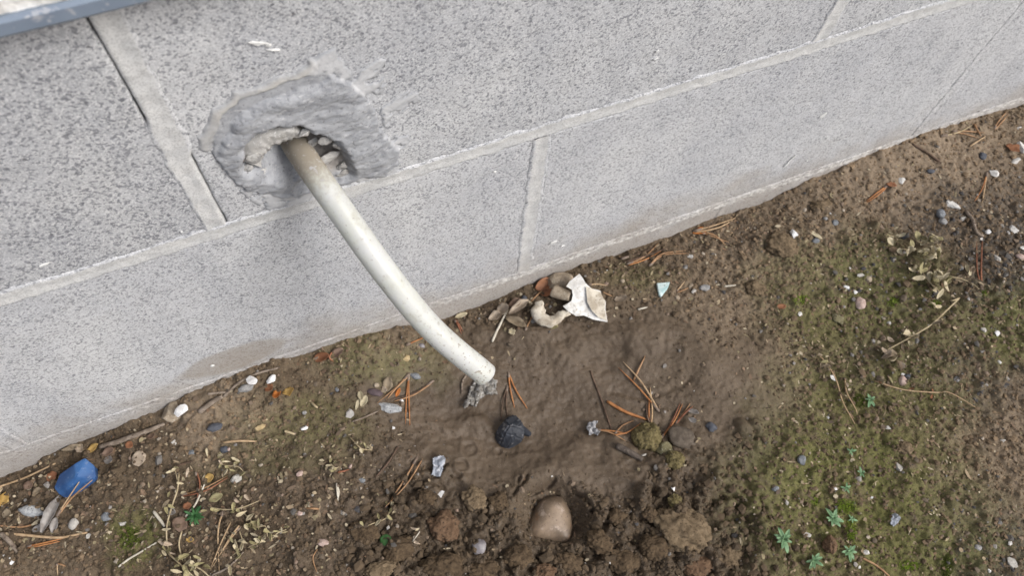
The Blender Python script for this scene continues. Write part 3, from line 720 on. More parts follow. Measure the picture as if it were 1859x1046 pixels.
# pebbles and chips: place, half sizes, angle, half height (photograph pixels at that place), kind, label
for a in [
 (1442, 426, 10, 9, 20, 8, 'chalk', 'white cube shaped stone chip beside a pale wood sliver'),
 (1515, 405, 7, 6, 0, 6, 'blue', 'small round blue grey pebble near three tiny grey ones'),
 (1498, 398, 5, 4, 0, 4, 'grey', 'tiny grey pebble on dry tan soil beside a round blue grey one'),
 (1637, 328, 7, 6, 40, 5, 'white', 'small white chip at the end of a pair of brown needles'),
 (1802, 314, 10, 9, 10, 7, 'white', 'rounded white pebble at the joined end of a forked needle pair'),
 (1727, 374, 13, 7, 25, 7, 'white', 'long white stone above two grey pebbles'),
 (1707, 388, 9, 8, 60, 8, 'blue', 'larger of two touching grey pebbles below a long white stone'),
 (1712, 402, 8, 6, 20, 6, 'grey', 'smaller of two touching grey pebbles below a long white stone'),
 (1749, 398, 6, 5, 0, 4, 'light', 'pale grey chip in dark grit beside a curved root'),
 (1838, 416, 10, 8, 15, 6, 'white', 'white flat stone with a thin straw lying against it'),
 (1853, 268, 11, 9, 30, 8, 'white', 'large white stone chip beside a rusty brown leaf'),
 (1842, 293, 12, 7, -10, 6, 'white', 'white wedge of stone in front of a rusty brown leaf'),
 (1850, 232, 5, 3, -10, 3, 'chalk', 'tiny white chip near the wall foot above the rusty leaf'),
 (1793, 421, 5, 5, 0, 3, 'chalk', 'tiny round white pebble just above a long pair of needles'),
 (1812, 470, 11, 5, 45, 5, 'light', 'slim pale stone lying in dark gravel'),
 (1745, 489, 6, 5, 0, 4, 'white', 'small white chip next to tiny green shoots by the straw tangle'),
 (1852, 466, 9, 5, 15, 5, 'pink', 'pinkish pale pebble in dark gravel'),
 (1856, 450, 6, 5, 0, 4, 'white', 'bluish white pebble in dark gravel above a pinkish one'),
 (1537, 522, 6, 5, 20, 5, 'chalk', 'small square white chip on mossy soil below two beige pebbles'),
 (1561, 500, 8, 6, 0, 5, 'light', 'beige pebble touching its darker round twin'),
 (1576, 507, 7, 7, 0, 6, 'tan', 'round brownish beige pebble touching a paler one'),
 (1562, 551, 12, 10, 100, 6, 'pink', 'flat pinkish brown stone below a small white chip'),
 (1523, 578, 13, 11, 30, 5, 'olive', 'flat olive stone with a mossy face'),
 (1452, 570, 7, 4, -30, 3, 'white', 'pale sliver of stone beside an orange brown leaf scrap'),
 (1455, 836, 9, 9, 0, 7, 'blue', 'smooth round blue grey pebble on the moss crust'),
 (1408, 888, 8, 5, -20, 4, 'blue', 'small flat grey chip near the edge of the moss crust'),
 (1429, 913, 8, 4, 50, 3, 'light', 'pale seed shaped chip on moss beside the crust edge'),
 (1463, 972, 9, 4, 10, 4, 'light', 'whitish brown chip between two green rosettes'),
 (1612, 778, 7, 6, 60, 4, 'white', 'pale triangular chip below the thin dry stems'),
 (1630, 849, 7, 8, 0, 6, 'light', 'greyish pebble below a brown earth clod on moss'),
 (1582, 904, 3, 3, 0, 3, 'chalk', 'tiny white bead of stone on open moss'),
 (1572, 1003, 6, 4, 20, 4, 'white', 'small white chip right of a green rosette'),
 (1560, 1031, 4, 4, 0, 3, 'white', 'tiny white chip beside a reddish stem'),
 (1838, 1022, 12, 10, 10, 8, 'light', 'broad grey stone in the dark grit corner'),
 (1775, 995, 7, 6, 0, 5, 'grey', 'grey pebble in dark grit left of a broad grey stone'),
 (1810, 606, 7, 6, 90, 5, 'chalk', 'bright white chip on green moss beside a duller one'),
 (1785, 599, 6, 5, 0, 4, 'light', 'dull pale chip on moss beside a bright white one'),
 (1638, 692, 8, 10, 10, 7, 'pink', 'pink pebble among dry stems with a white bead above it'),
 (1639, 681, 4, 3, 0, 3, 'chalk', 'tiny white bead resting above a pink pebble'),
 (1647, 684, 6, 5, 0, 5, 'slate', 'dark pebble tucked behind a pink one'),
 (1737, 689, 6, 6, 0, 5, 'grey', 'lone grey pebble on dark soil beyond the dry stems'),
 (1821, 801, 5, 4, 0, 4, 'light', 'small pale pebble on bare tan soil'),
 (1279, 523, 11, 6, -5, 6, 'grey', 'smooth oval grey pebble beside smaller ones and needles'),
 (1255, 521, 7, 6, 0, 5, 'tan', 'tan pebble left of a smooth oval grey one'),
 (1259, 529, 5, 4, 0, 4, 'light', 'tiny pale pebble tucked under a tan one'),
 (1229, 541, 6, 5, 0, 5, 'tan', 'small brown pebble right of the pale blue shard'),
 (1254, 466, 6, 4, 10, 4, 'white', 'whitish chip below curved needles near the wall'),
 (1243, 487, 5, 4, 0, 4, 'grey', 'tiny grey chip in leaf crumbs below a whitish one'),
 (1130, 511, 5, 4, 30, 4, 'tan', 'small tan pebble right of the white plaster shard'),
 (390, 776, 14, 8, -15, 5, 'slate', 'flat dark slate chip on tan soil'),
 (470, 777, 11, 6, -25, 5, 'yellow', 'yellowish stone chip on tan soil right of dark slate'),
 (408, 817, 8, 7, 0, 6, 'slate', 'dark round pebble just under a straight tan needle'),
 (416, 816, 4, 4, 0, 3, 'pink', 'tiny pink pebble touching a dark round one'),
 (348, 822, 6, 5, 0, 4, 'blue', 'small bluish pebble sunk in tan soil'),
 (315, 804, 6, 5, 0, 3, 'light', 'pale chip sunk in tan soil below the white painted stone'),
 (553, 779, 8, 5, -15, 5, 'chalk', 'bright white chip beside a pale straw bit'),
 (553, 750, 5, 4, 0, 3, 'grey', 'tiny grey chip on moss above a bright white one'),
 (430, 872, 11, 10, 20, 8, 'light', 'angular light grey stone at the end of red brown needles'),
 (62, 929, 27, 11, 5, 10, 'cement', 'long rough grey cement lump below the blue piece'),
 (193, 938, 11, 9, 0, 6, 'blue', 'greenish grey pebble on open soil right of a speckled shell'),
 (222, 951, 8, 4, -15, 4, 'light', 'flat beige chip beside a greenish grey pebble'),
 (22, 1021, 5, 5, 0, 3, 'chalk', 'small white chip on soil in front of a grey broken twig'),
 (161, 975, 5, 5, 20, 4, 'light', 'pale crumb at the tip of a long tan stem'),
 (680, 713, 15, 7, 12, 6, 'plum', 'dark plum coloured oval stone beside beige leaves'),
 (636, 752, 9, 9, 10, 6, 'light', 'flat grey beige pebble below two cream leaves'),
 (683, 700, 6, 5, 0, 5, 'tan', 'small tan pebble above the dark plum stone'),
 (728, 730, 5, 5, 0, 5, 'chalk', 'white bead at the corner of a speckled cement lump'),
 (753, 683, 11, 6, 15, 4, 'blue', 'glassy grey chip on moss at the needle tops'),
 (765, 628, 7, 5, 30, 4, 'lilac', 'pale lilac chip near the wall left of the hose'),
 (737, 651, 8, 7, 0, 5, 'yellow', 'yellowish pebble on mossy soil near the wall'),
 (612, 708, 4, 5, 0, 3, 'blue', 'tiny blue grey pebble alone on brown soil'),
 (714, 778, 3, 4, 0, 3, 'chalk', 'tiny white bead below a needle pair'),
 (656, 873, 8, 5, 10, 4, 'blue', 'pale blue grey crumb on dark soil'),
 (568, 900, 4, 4, 0, 4, 'light', 'tiny round pale pebble left of two white fibres'),
 (544, 861, 7, 5, -40, 5, 'pink', 'pale pink pebble in dark crumbs'),
 (636, 848, 4, 5, 20, 4, 'pink', 'tiny pinkish pebble at the tip of a red splinter'),
 (544, 933, 6, 5, 0, 4, 'pink', 'small rosy pebble below a rusty brown needle scrap'),
 (586, 986, 11, 7, 10, 6, 'pink', 'wedge shaped pinkish beige stone on dark soil'),
 (870, 993, 13, 15, 0, 8, 'lilac', 'smooth lilac grey pebble sunk between wet clods'),
 (800, 899, 9, 5, -40, 5, 'chalk', 'white oblong chip at the edge of the wet mud'),
 (1240, 797, 30, 21, 20, 11, 'umber', 'flat brown grey stone right of the orange needle bunch', ),
 (1291, 776, 11, 10, 0, 8, 'slate', 'dark round pebble beyond the flat brown grey stone'),
 (1205, 815, 16, 15, 30, 10, 'olive', 'greenish grey stone beside the round mossy clod'),
 (1222, 884, 4, 9, -10, 3, 'chalk', 'thin curved white chip in wet soil'),
 (1170, 826, 6, 3, -10, 3, 'light', 'pale sliver at the end of a dark stick'),
 (1638, 430, 11, 7, 15, 6, 'black', 'black angular chip above the straw coloured tangle'),
 (1784, 283, 7, 8, 0, 5, 'slate', 'dim dark pebble on dry tan soil above a rounded white one'),
 (1690, 311, 8, 5, 0, 4, 'slate', 'flat dark pebble alone on dry tan soil'),
 (1480, 437, 8, 6, 0, 4, 'blue', 'dull bluish pebble below a pale wood sliver'),
 ]:
    stone(*a)
# bigger stones
stone(315, 746, 23, 19, -60, 11, 'tan', 'flat tan rock against the wall carrying a white flake', 'rock', 'rock', 9, .1)
stone(334, 750, 10, 14, 20, 4, 'chalk', 'speckled white flake lying on the flat tan rock', 'paint_flake', 'flake', 9, .1, lift=.0060)
stone(446, 704, 16, 9, -15, 8, 'grey', 'grey stone by the wall with a white flake on top', 'rock', 'rock', 8, .1)
stone(458, 695, 12, 8, 10, 3, 'chalk', 'white flake lying on a grey stone by the wall', 'paint_flake', 'flake', 9, .12, lift=.0050)
stone(493, 690, 12, 6, -48, 5, 'chalk', 'white slanting chip just above the orange leaves', 'paint_flake', 'flake', 9, .14, lift=.001)
stone(706, 741, 24, 9, 8, 8, 'cement', 'speckled grey cement lump at the foot of crossed needles', 'cement_lump', 'cement lump', 10, .2)
stone(1420, 448, 27, 25, 60, 13, 'clod', 'broad tan earth clod on dry soil left of the white cube chip', 'soil_clod', 'clod', 5, .2, sub=5, sink=.45)
stone(1371, 524, 17, 15, 20, 9, 'clod', 'small tan earth clod beside the wet mud', 'soil_clod', 'clod', 5, .2, sub=5, sink=.4)
stone(1490, 372, 20, 11, -10, 8, 'clod', 'low tan earth clod near the wall beside small grey pebbles', 'soil_clod', 'clod', 5, .2, sub=5, sink=.45)
stone(1505, 991, 12, 15, 10, 12, 'redclod', 'reddish clod between the green rosettes', 'soil_clod', 'clod', 5, .2, sub=5, sink=.35)
stone(1640, 814, 16, 12, 20, 10, 'clod', 'dull brown clod standing on open moss', 'soil_clod', 'clod', 5, .2, sub=5, sink=.4)
stone(1174, 797, 26, 27, 0, 21, 'mossclod', 'round mossy earth ball among orange needles', 'soil_clod', 'clod', 3, .14, sub=5, sink=.35)
stone(1225, 837, 17, 16, 0, 12, 'mossclod', 'small yellow mossy clod below the flat brown grey stone', 'soil_clod', 'clod', 4, .2, sub=5, sink=.35)
for (u, v, a, b, rot, c, mat, lab) in [
 (806, 957, 29, 26, 20, 19, 'redclod', 'reddish brown earth clod at the left of the wet rubble'),
 (862, 908, 23, 19, 40, 15, 'clod', 'crumbly clod with a red fleck on the mud edge'),
 (805, 1030, 40, 22, 5, 17, 'wetclod', 'wide dark wet clod under the reddish brown one'),
 (905, 912, 20, 15, -20, 10, 'wetclod', 'cracked wet lump left of the cobble'),
 (1236, 962, 52, 38, 20, 20, 'clod', 'largest pale crumbly clod right of the cobble'),
 (1190, 995, 28, 22, 0, 15, 'wetclod', 'dark clod leaning on the largest pale one'),
 (1120, 940, 18, 14, 0, 10, 'wetclod', 'small wet clod right of the cobble hollow'),
 (1088, 985, 24, 18, 30, 14, 'wetclod', 'knobbly dark clod below right of the cobble'),
 (1130, 1022, 30, 20, 0, 14, 'wetclod', 'long dark clod in front of the knobbly one'),
 (940, 1012, 26, 20, 0, 14, 'wetclod', 'dark crumbly clod below left of the cobble'),
 (1030, 1022, 27, 18, 10, 13, 'wetclod', 'dark clod straight in front of the cobble'),
 (1320, 1010, 30, 22, 0, 14, 'clod', 'brown clod beside the moss crust edge'),
 (1265, 1030, 26, 18, 0, 13, 'redclod', 'reddish clod in front of the largest pale one'),
 (722, 1000, 34, 20, -30, 11, 'wetclod', 'flat slab of cracked wet soil below the round green leaf'),
 (690, 1035, 30, 14, -15, 9, 'clod', 'pale low clod in front of the cracked wet slab'),
 (660, 965, 26, 20, 30, 9, 'wetclod', 'low cracked wet slab left of the round green leaf'),
 (775, 905, 16, 13, 0, 10, 'wetclod', 'wet lump behind the reddish brown clod'),
 (1225, 912, 13, 12, 0, 8, 'mossclod', 'yellowish clod behind the largest pale one'),
 (990, 1040, 22, 14, 0, 12, 'redclod', 'brown clod between two dark ones in front of the cobble'),
 (880, 1035, 28, 16, 0, 12, 'wetclod', 'dark wet clod in front of the lilac pebble'),
 (1180, 935, 16, 12, 20, 8, 'wetclod', 'low wet clod touching the upper side of the largest pale one')]:
    stone(u, v, a, b, rot, c, mat, lab, 'soil_clod', 'clod', 4, .24, sub=5, sink=.38)

# the cobble: rounded, blunt foot, mud drying on its shoulders
def cobble_mat():
    m = NT('brown_cobble'); v = m.pos(); o = m.obj(); x, y, z = m.sep(o)
    c = m.mix(m.ramp(m.noise(v, 70, 4, .6), .3, .7), (.17, .125, .085), (.29, .215, .15))
    c = m.mix(m.ramp(m.noise(v, 420, 3), .6, .68), c, (.14, .095, .07))
    c = m.mix(m.math('MULTIPLY', m.ramp(m.noise(v, 130, 5, .65), .52, .66), .7), c, (.42, .34, .28))
    c = m.mix(m.math('MULTIPLY', m.ramp(m.noise(v, 55, 4, .6), .55, .68), .6), c, (.34, .18, .09))
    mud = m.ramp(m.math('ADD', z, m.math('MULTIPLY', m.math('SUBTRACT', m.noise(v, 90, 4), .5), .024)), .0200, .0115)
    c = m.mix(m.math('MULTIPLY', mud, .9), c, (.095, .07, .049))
    m.bump(m.noise(v, 300, 4), .4, .0005)
    return m.fin(c, m.math('ADD', .30, m.math('MULTIPLY', m.noise(v, 120, 3), .35)), .5)
p, d, s = gdir(1002, 945, math.radians(-84))
v0 = ICO[4][0].copy()
v0 = np.sign(v0)*np.abs(v0)**.80
v0[:, 1] *= 1-.26*v0[:, 0]
for nn, dd in (((.3, .7, .64), .80), ((.2, -.8, .56), .84), ((-.75, .1, .65), .86), ((.85, .2, .48), .84)):
    nn = np.array(nn)/np.linalg.norm(nn); ee = np.maximum(0, v0 @ nn-dd); v0 = v0-np.outer(ee, nn)*.45
v0 *= (1+.03*perlin(v0[:, 0]*5, v0[:, 1]*5+v0[:, 2]*4, 8)+.07*perlin(v0[:, 0]*1.3, v0[:, 1]*1.3+v0[:, 2], 3))[:, None]
v0 = v0*np.array([43*s, 36*s, 24*s]); q0 = np.array([p[0], p[1], p[2]+.0022])
W = basis(v0, d, q0)
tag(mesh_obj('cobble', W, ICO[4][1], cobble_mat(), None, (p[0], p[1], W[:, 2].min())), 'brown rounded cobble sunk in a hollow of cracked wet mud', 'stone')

# blue painted fragment, flat facets
def hull(name, pts, mat, loc, bev=.0008, smooth=False):
    bm = bmesh.new()
    for q in pts: bm.verts.new(Vector(q)-Vector(loc))
    r = bmesh.ops.convex_hull(bm, input=bm.verts)
    bmesh.ops.delete(bm, geom=[e for e in r['geom_interior'] if isinstance(e, bmesh.types.BMVert)], context='VERTS')
    bmesh.ops.dissolve_limit(bm, angle_limit=.05, verts=bm.verts, edges=bm.edges)
    if bev: bmesh.ops.bevel(bm, geom=bm.edges, offset=bev, segments=2, affect='EDGES')
    bmesh.ops.recalc_face_normals(bm, faces=bm.faces)
    me = bpy.data.meshes.new(name); bm.to_mesh(me); bm.free()
    return link(name, me, mat, None, loc)
def blue_mat():
    m = NT('blue_glaze'); v = m.pos()
    c = m.mix(m.ramp(m.noise(v, 60, 4, .6), .35, .65), (.016, .062, .185), (.036, .115, .29))
    c = m.mix(m.math('MULTIPLY', m.ramp(m.noise(v, 330, 4, .65), .56, .72), .45), c, (.25, .30, .38))
    m.bump(m.noise(v, 200, 4), .3, .0005)
    return m.fin(c, m.math('ADD', .28, m.math('MULTIPLY', m.noise(v, 90, 3), .3)), .5)
bl = []
for (u, v, hgt) in [(98, 886, .004), (108, 862, .008), (135, 843, .0145), (154, 832, .013), (171, 846, .010), (175, 868, .007), (160, 882, .006), (137, 897, .004), (118, 905, .003), (106, 897, .003), (138, 866, .017), (150, 850, .0165), (126, 875, .0135)]:
    g = P(u, v); z = g[2]+hgt; q = onz(u, v, z); q[1] = min(q[1], -.001); bl.append(q); bl.append(np.array([q[0]*.9+.1*P(137, 868)[0], min(q[1]*.9+.1*P(137, 868)[1], -.001), g[2]-.003]))
pl = P(137, 868)
tag(hull('blue_fragment', bl, blue_mat(), tuple(pl), .0004), 'faceted bright blue glazed fragment leaning at the wall foot', 'fragment')

# pale blue shard
sh = [(1191, 517), (1215, 515), (1211, 526), (1199, 542), (1195, 538)]
pts = []
for (u, v) in sh:
    q = P(u, v); pts += [q+np.array([0, 0, .0035]), q+np.array([0, 0, .0005])]
M['shard'] = simple('pale_blue_glaze', (.42, .60, .60), (.66, .74, .73), 160, .25, .0002, .5, c3=(.30, .38, .36), s3=420)
tag(hull('glazed_shard', pts, M['shard'], tuple(P(1202, 528)), .0004), 'pale turquoise triangular shard on soil right of the plaster piece', 'shard')

# white plaster piece: a jagged plate with a round bite, and a thick hooked lip
def plaster_mat(name, c1, c2, c3):
    m = NT(name); v = m.pos()
    c = m.mix(m.ramp(m.noise(v, 110, 5, .65), .38, .6), c1, c2)
    c = m.mix(m.math('MULTIPLY', m.ramp(m.noise(v, 420, 3), .58, .68), .7), c, c3)
    m.bump(m.noise(v, 260, 5, .6), .8, .0009); return m.fin(c, .9, .2)
M['plaster'] = plaster_mat('white_plaster', (.58, .56, .52), (.80, .79, .76), (.36, .32, .27))
M['plaster2'] = plaster_mat('cream_plaster', (.40, .345, .27), (.60, .55, .46), (.24, .19, .14))
pc = P(1045, 570); shard = thing('plaster_shard', tuple(pc), 'jagged white plaster shard with a round bite and hooked lip at the wall foot', 'shard')
def plate(outline, thick, name, mat, parent, n_in=1):
    """outline: list of (u, v, height above ground); jagged slab with real thickness"""
    rr = np.random.RandomState(len(outline)); top = []
    for i, (u, v, hgt) in enumerate(outline):
        z = pc[2]+hgt; top.append(onz(u, v, z))
    top = np.array(top); nrm = np.zeros(3); c = top.mean(0)
    for i in range(len(top)): nrm += np.cross(top[i]-c, top[(i+1) % len(top)]-c)
    nrm /= np.linalg.norm(nrm); nrm *= np.sign(nrm[2]) or 1
    bm = bmesh.new()
    def ring(off, sc):
        return [bm.verts.new(Vector(c+(t-c)*sc+nrm*off-np.array(pc))) for t in top]
    A, B_ = ring(0, 1), ring(-thick, .97)
    n = len(A)
    for i in range(n): bm.faces.new([A[i], A[(i+1) % n], B_[(i+1) % n], B_[i]])
    fa = bm.faces.new(A); fb = bm.faces.new(B_[::-1])
    bmesh.ops.triangulate(bm, faces=[fa, fb])
    bmesh.ops.subdivide_edges(bm, edges=bm.edges, cuts=2, use_grid_fill=True)
    for vtx in bm.verts:
        vtx.co += Vector(nrm)*(.0007*float(perlin(np.array(vtx.co.x*150), np.array(vtx.co.y*150+vtx.co.z*90), 6)))
    bmesh.ops.recalc_face_normals(bm, faces=bm.faces)
    me = bpy.data.meshes.new(name); bm.to_mesh(me); bm.free()
    return link(name, me, mat, parent, tuple(pc))
plate([(1052, 497, .024), (1058, 505, .024), (1063, 514, .023), (1074, 524, .021), (1090, 528, .019), (1093, 538, .018), (1100, 548, .016), (1099, 562, .012), (1103, 585, .006), (1090, 583, .006), (1076, 580, .006), (1060, 573, .008), (1046, 574, .008), (1032, 566, .010), (1022, 556, .012),
       (1030, 552, .014), (1038, 546, .016), (1040, 536, .018), (1038, 526, .020), (1028, 520, .021), (1034, 511, .022)], .0042, 'plate', M['plaster'], shard)
plate([(1064, 520, .0236), (1090, 530, .0196), (1099, 548, .0166), (1098, 563, .0126), (1102, 583, .0068), (1086, 576, .0095), (1074, 564, .013), (1066, 548, .017)], .001, 'soiled_face', M['plaster2'], shard)
hk = catmull([np.array(onz(u, v, pc[2]+hgt)) for (u, v, hgt) in [(986, 546, .009), (978, 560, .008), (982, 577, .007), (1000, 584, .007), (1018, 573, .008), (1034, 568, .008)]], 26)
Vh, qh = sweep(hk, np.array([.0052*x for x in np.interp(np.linspace(0, 1, 26), [0, .12, .5, .8, 1], [.35, .95, 1.2, .9, .5])]), 12, .62)
Vh += np.stack([.0022*perlin(Vh[:, 0]*130+k, Vh[:, 1]*130+Vh[:, 2]*110, 5+k)+.0009*perlin(Vh[:, 0]*330+k, Vh[:, 1]*330+Vh[:, 2]*300, 9+k) for k in (0, 1, 2)], -1)
qh = qh.tolist()+[list(range(12))[::-1], [25*12+k for k in range(12)]]
mesh_obj('hooked_lip', Vh, qh, M['plaster2'], shard, tuple(pc))
bt = catmull([np.array(onz(u, v, pc[2]+hgt)) for (u, v, hgt) in [(1004, 527, .010), (1018, 533, .011), (1036, 538, .013)]], 10)
Vb, qb = sweep(bt, np.linspace(.0062, .0048, 10), 14, .8); Vb2, qb2 = sweep(bt, np.linspace(.0050, .0036, 10), 14, .8); nb = len(Vb)
ql = qb.tolist()+(qb2[:, ::-1]+nb).tolist()+[[k, (k+1) % 14, nb+(k+1) % 14, nb+k][::-1] for k in range(14)]+[[9*14+k, 9*14+(k+1) % 14, nb+9*14+(k+1) % 14, nb+9*14+k] for k in range(14)]
mesh_obj('socket', np.concatenate([Vb, Vb2]), ql, STM['tan'], shard, tuple(pc))
stone(1016, 511, 27, 17, -10, 15, 'tan', 'brown grey flat rock behind the white plaster shard', 'rock', 'rock', 9, .1)
stone(951, 545, 6, 10, 10, 6, 'slate', 'small square blue black chip in leaf litter left of the plaster shard')

# black plastic cap lying in the mud
def cap_mat():
    m = NT('black_plastic'); v = m.pos()
    c = m.mix(m.ramp(m.noise(v, 120, 4), .4, .7), (.018, .021, .028), (.038, .043, .054))
    c = m.mix(m.math('MULTIPLY', m.ramp(m.noise(v, 190, 5, .7), .57, .68), .75), c, (.25, .24, .24))
    m.bump(m.noise(v, 350, 4), .5, .0004)
    return m.fin(c, m.math('ADD', .30, m.math('MULTIPLY', m.noise(v, 160, 3), .4)), .5)
M['cap'] = cap_mat()
pl = P(928, 788)
cap = thing('rubber_fragment', tuple(pl), 'broken black rubber piece with pale scuffs lying on wet mud', 'fragment')
def lumpy(pts, name, bev=.0012):
    o = hull(name, pts, M['cap'], tuple(pl), bev)
    o.parent = cap; o.location = (0, 0, 0)
    return o
def spots(lst):
    out = []
    for (u, v, hgt) in lst:
        z = pl[2]+hgt; out += [onz(u, v, z), onz(u*.93+928*.07, v*.93+788*.07, pl[2]-.004)]
    return out
lumpy(spots([(897, 792, .004), (903, 779, .008), (914, 771, .012), (919, 759, .012), (934, 752, .010), (948, 766, .012), (953, 783, .010), (950, 800, .005), (936, 811, .002), (921, 817, .001), (906, 811, .001), (925, 772, .0165), (940, 775, .0155), (915, 787, .0135), (932, 792, .0125)]), 'body')
lumpy(spots([(940, 768, .008), (952, 774, .0085), (966, 787, .006), (962, 794, .004), (953, 791, .004), (945, 784, .006)]), 'tab', .0007)
lumpy(spots([(916, 764, .0145), (934, 754, .0125), (943, 761, .0150), (924, 773, .0180)]), 'ridge', .0009)

# crumpled grey flakes and the dribble below the hose
M['foil'] = simple('grey_paint_skin', (.23, .25, .29), (.34, .365, .41), 160, .5, .0005, .4, c3=(.46, .47, .50), s3=300)
M['foil_dark'] = simple('dirty_grey_skin', (.20, .20, .21), (.36, .36, .37), 200, .5, .0006, .5, c3=(.55, .55, .55), s3=420)
def flake(outline, name, mat, label, cat, crump=.0022, base=.0012, thick=.0007, n=26, seed=1):
    ol = [tuple(q) for q in outline]; us = [q[0] for q in ol]; vs = [q[1] for q in ol]
    u_, v_ = np.meshgrid(np.linspace(min(us), max(us), n), np.linspace(min(vs), max(vs), n))
    ins = inpoly(u_, v_, ol)
    keep = ins[:-1, :-1] & ins[1:, :-1] & ins[1:, 1:] & ins[:-1, 1:]
    pm = P(sum(us)/len(us), sum(vs)/len(vs)); zb = max(pm[2], np.mean([P(*q)[2] for q in ol]))+base
    V_ = np.array([onz(a, b, zb) for a, b in zip(u_.ravel(), v_.ravel())])
    V_[:, 2] += crump*fbm(V_[:, 0], V_[:, 1], .007, 3, seed)+crump*.5
    Vc, Qc, _ = compact(V_, grid_faces(n, n, keep)[:, ::-1])
    bm = bmesh.new(); vv = [bm.verts.new(Vector(q-pm)) for q in Vc]
    for f in Qc: bm.faces.new([vv[k] for k in f])
    bmesh.ops.recalc_face_normals(bm, faces=bm.faces)
    bmesh.ops.solidify(bm, geom=bm.faces, thickness=thick)
    me = bpy.data.meshes.new(name); bm.to_mesh(me); bm.free()
    for pg in me.polygons: pg.use_smooth = True
    return tag(link(name, me, mat, None, tuple(pm)), label, cat)
flake([(784, 832), (792, 830), (799, 827), (805, 826), (810, 834), (806, 845), (804, 856), (799, 869), (790, 867), (782, 864), (786, 852)], 'paint_flake', M['foil'], 'blue grey curled flake with torn corners on the wet mud', 'flake', .003, seed=3)
flake([(1066, 770), (1074, 768), (1080, 765), (1084, 766), (1082, 776), (1088, 786), (1083, 795), (1077, 790), (1070, 793), (1063, 782)], 'paint_flake', M['foil_dark'], 'crumpled dark grey flake left of the orange needles', 'flake', .006, seed=8)
flake([(1615, 936), (1622, 932), (1630, 938), (1629, 950), (1623, 958), (1616, 953)], 'paint_flake', M['foil'], 'bluish silvery flake on open moss', 'flake', .004, seed=12)
flake([(862, 690), (882, 688), (903, 694), (901, 708), (902, 716), (893, 722), (880, 718), (872, 726), (866, 740), (852, 735), (844, 748), (840, 738), (848, 722), (852, 706)], 'cement_lump', simple('crusty_cement', (.17, .155, .135), (.31, .295, .27), 420, .85, .0014, .3, c3=(.46, .455, .44), s3=520), 'crusty grey cement lump on mud behind the open hose end', 'cement lump', .0045, .0012, .0014, 40, seed=20)

# ---------------------------------------------------------------- thin litter: needles, twigs, stems
def ground_line(px, n, r, arc=0.0, lift=0.0):
    """a thin stiff line resting on the soil, given by places along it"""
    c = catmull([np.array([u, v, 0.0]) for u, v in px], n)
    pts = np.array([P(u, v) for u, v, _ in c]); t = np.linspace(0, 1, n)
    co = np.polyfit(t, pts[:, 2], 1 if n < 8 else 2); zf_ = np.polyval(co, t)
    zf_ += max(0, np.percentile(pts[:, 2]-zf_, 55)) + r*.55 + arc*np.sin(np.pi*t) + lift
    out = []
    for (u, v, _), z in zip(c, zf_):
        q = onz(u, v, z); q[1] = min(q[1], -r-.0003); out.append(q)
    return np.array(out)
NM = {
 'orange': simple('orange_needle', (.29, .115, .04), (.44, .20, .075), 130, .55, .0002, .35),
 'red': simple('red_brown_needle', (.18, .07, .038), (.30, .125, .068), 130, .55, .0002, .35),
 'brown': simple('brown_needle', (.25, .14, .07), (.40, .24, .13), 130, .6, .0002, .3),
 'tan': simple('tan_needle', (.36, .245, .14), (.48, .345, .21), 240, .65, .0002, .3),
 'dark': simple('dark_needle', (.07, .045, .03), (.125, .08, .055), 240, .7, .0002, .3),
 'straw': simple('straw', (.33, .26, .155), (.46, .38, .245), 240, .75, .0002, .25),
 'pale': simple('bleached_stem', (.46, .42, .34), (.60, .56, .47), 240, .75, .0002, .25),
 'bark': simple('grey_bark', (.165, .13, .10), (.28, .23, .185), 190, .9, .0006, .2, c3=(.10, .075, .058), s3=420),
 'dkbark': simple('dark_bark', (.06, .048, .04), (.11, .09, .075), 190, .9, .0008, .2, c3=(.16, .135, .11), s3=420),
 'sheath': simple('needle_sheath', (.15, .11, .085), (.24, .19, .15), 300, .8, .0002),
}
def tube_part(name, pts, r, taper, mat, parent, loc, sides=6):
    n = len(pts); t = np.linspace(0, 1, n)
    rad_ = r*np.interp(t, [0, .06, .75, 1], [.75, 1, 1-.3*taper, 1-taper])
    V_, q_ = sweep(pts, rad_, sides)
    q_ = q_.tolist()+[list(range(sides))[::-1], [(n-1)*sides+k for k in range(sides)]]
    return mesh_obj(name, V_, q_, mat, parent, loc)
rn = random.Random(3)
def needles(label, kind, lines, r=1.7, sheath=True, cat='pine needles', arc=.001, group=None, name='pine_needles', lift=0.0):
    """a bundle of needles held by one sheath; each line starts at the sheath"""
    b = P(*lines[0][0]); t = thing(name, tuple(b), label, cat, group)
    for i, px in enumerate(lines):
        s = mpp(b); pts = ground_line(px, 12, r*s, arc+.0006*i, lift)
        if i == 0: first = pts
        alt = {'orange': ('orange', 'brown', 'orange', 'red'), 'red': ('red', 'brown', 'red', 'dark'), 'brown': ('brown', 'tan', 'brown', 'orange'), 'tan': ('tan', 'straw', 'tan', 'brown')}.get(kind, (kind,))
        tube_part('needle', pts, r*s*rn.uniform(.75, 1.1), rn.uniform(.5, .85), NM[rn.choice(alt)], t, tuple(b), 5)
    if sheath and len(lines) > 1:
        q = first[:3]; tube_part('sheath', q, r*s*1.7, .3, NM['sheath'], t, tuple(b), 6)
    return t
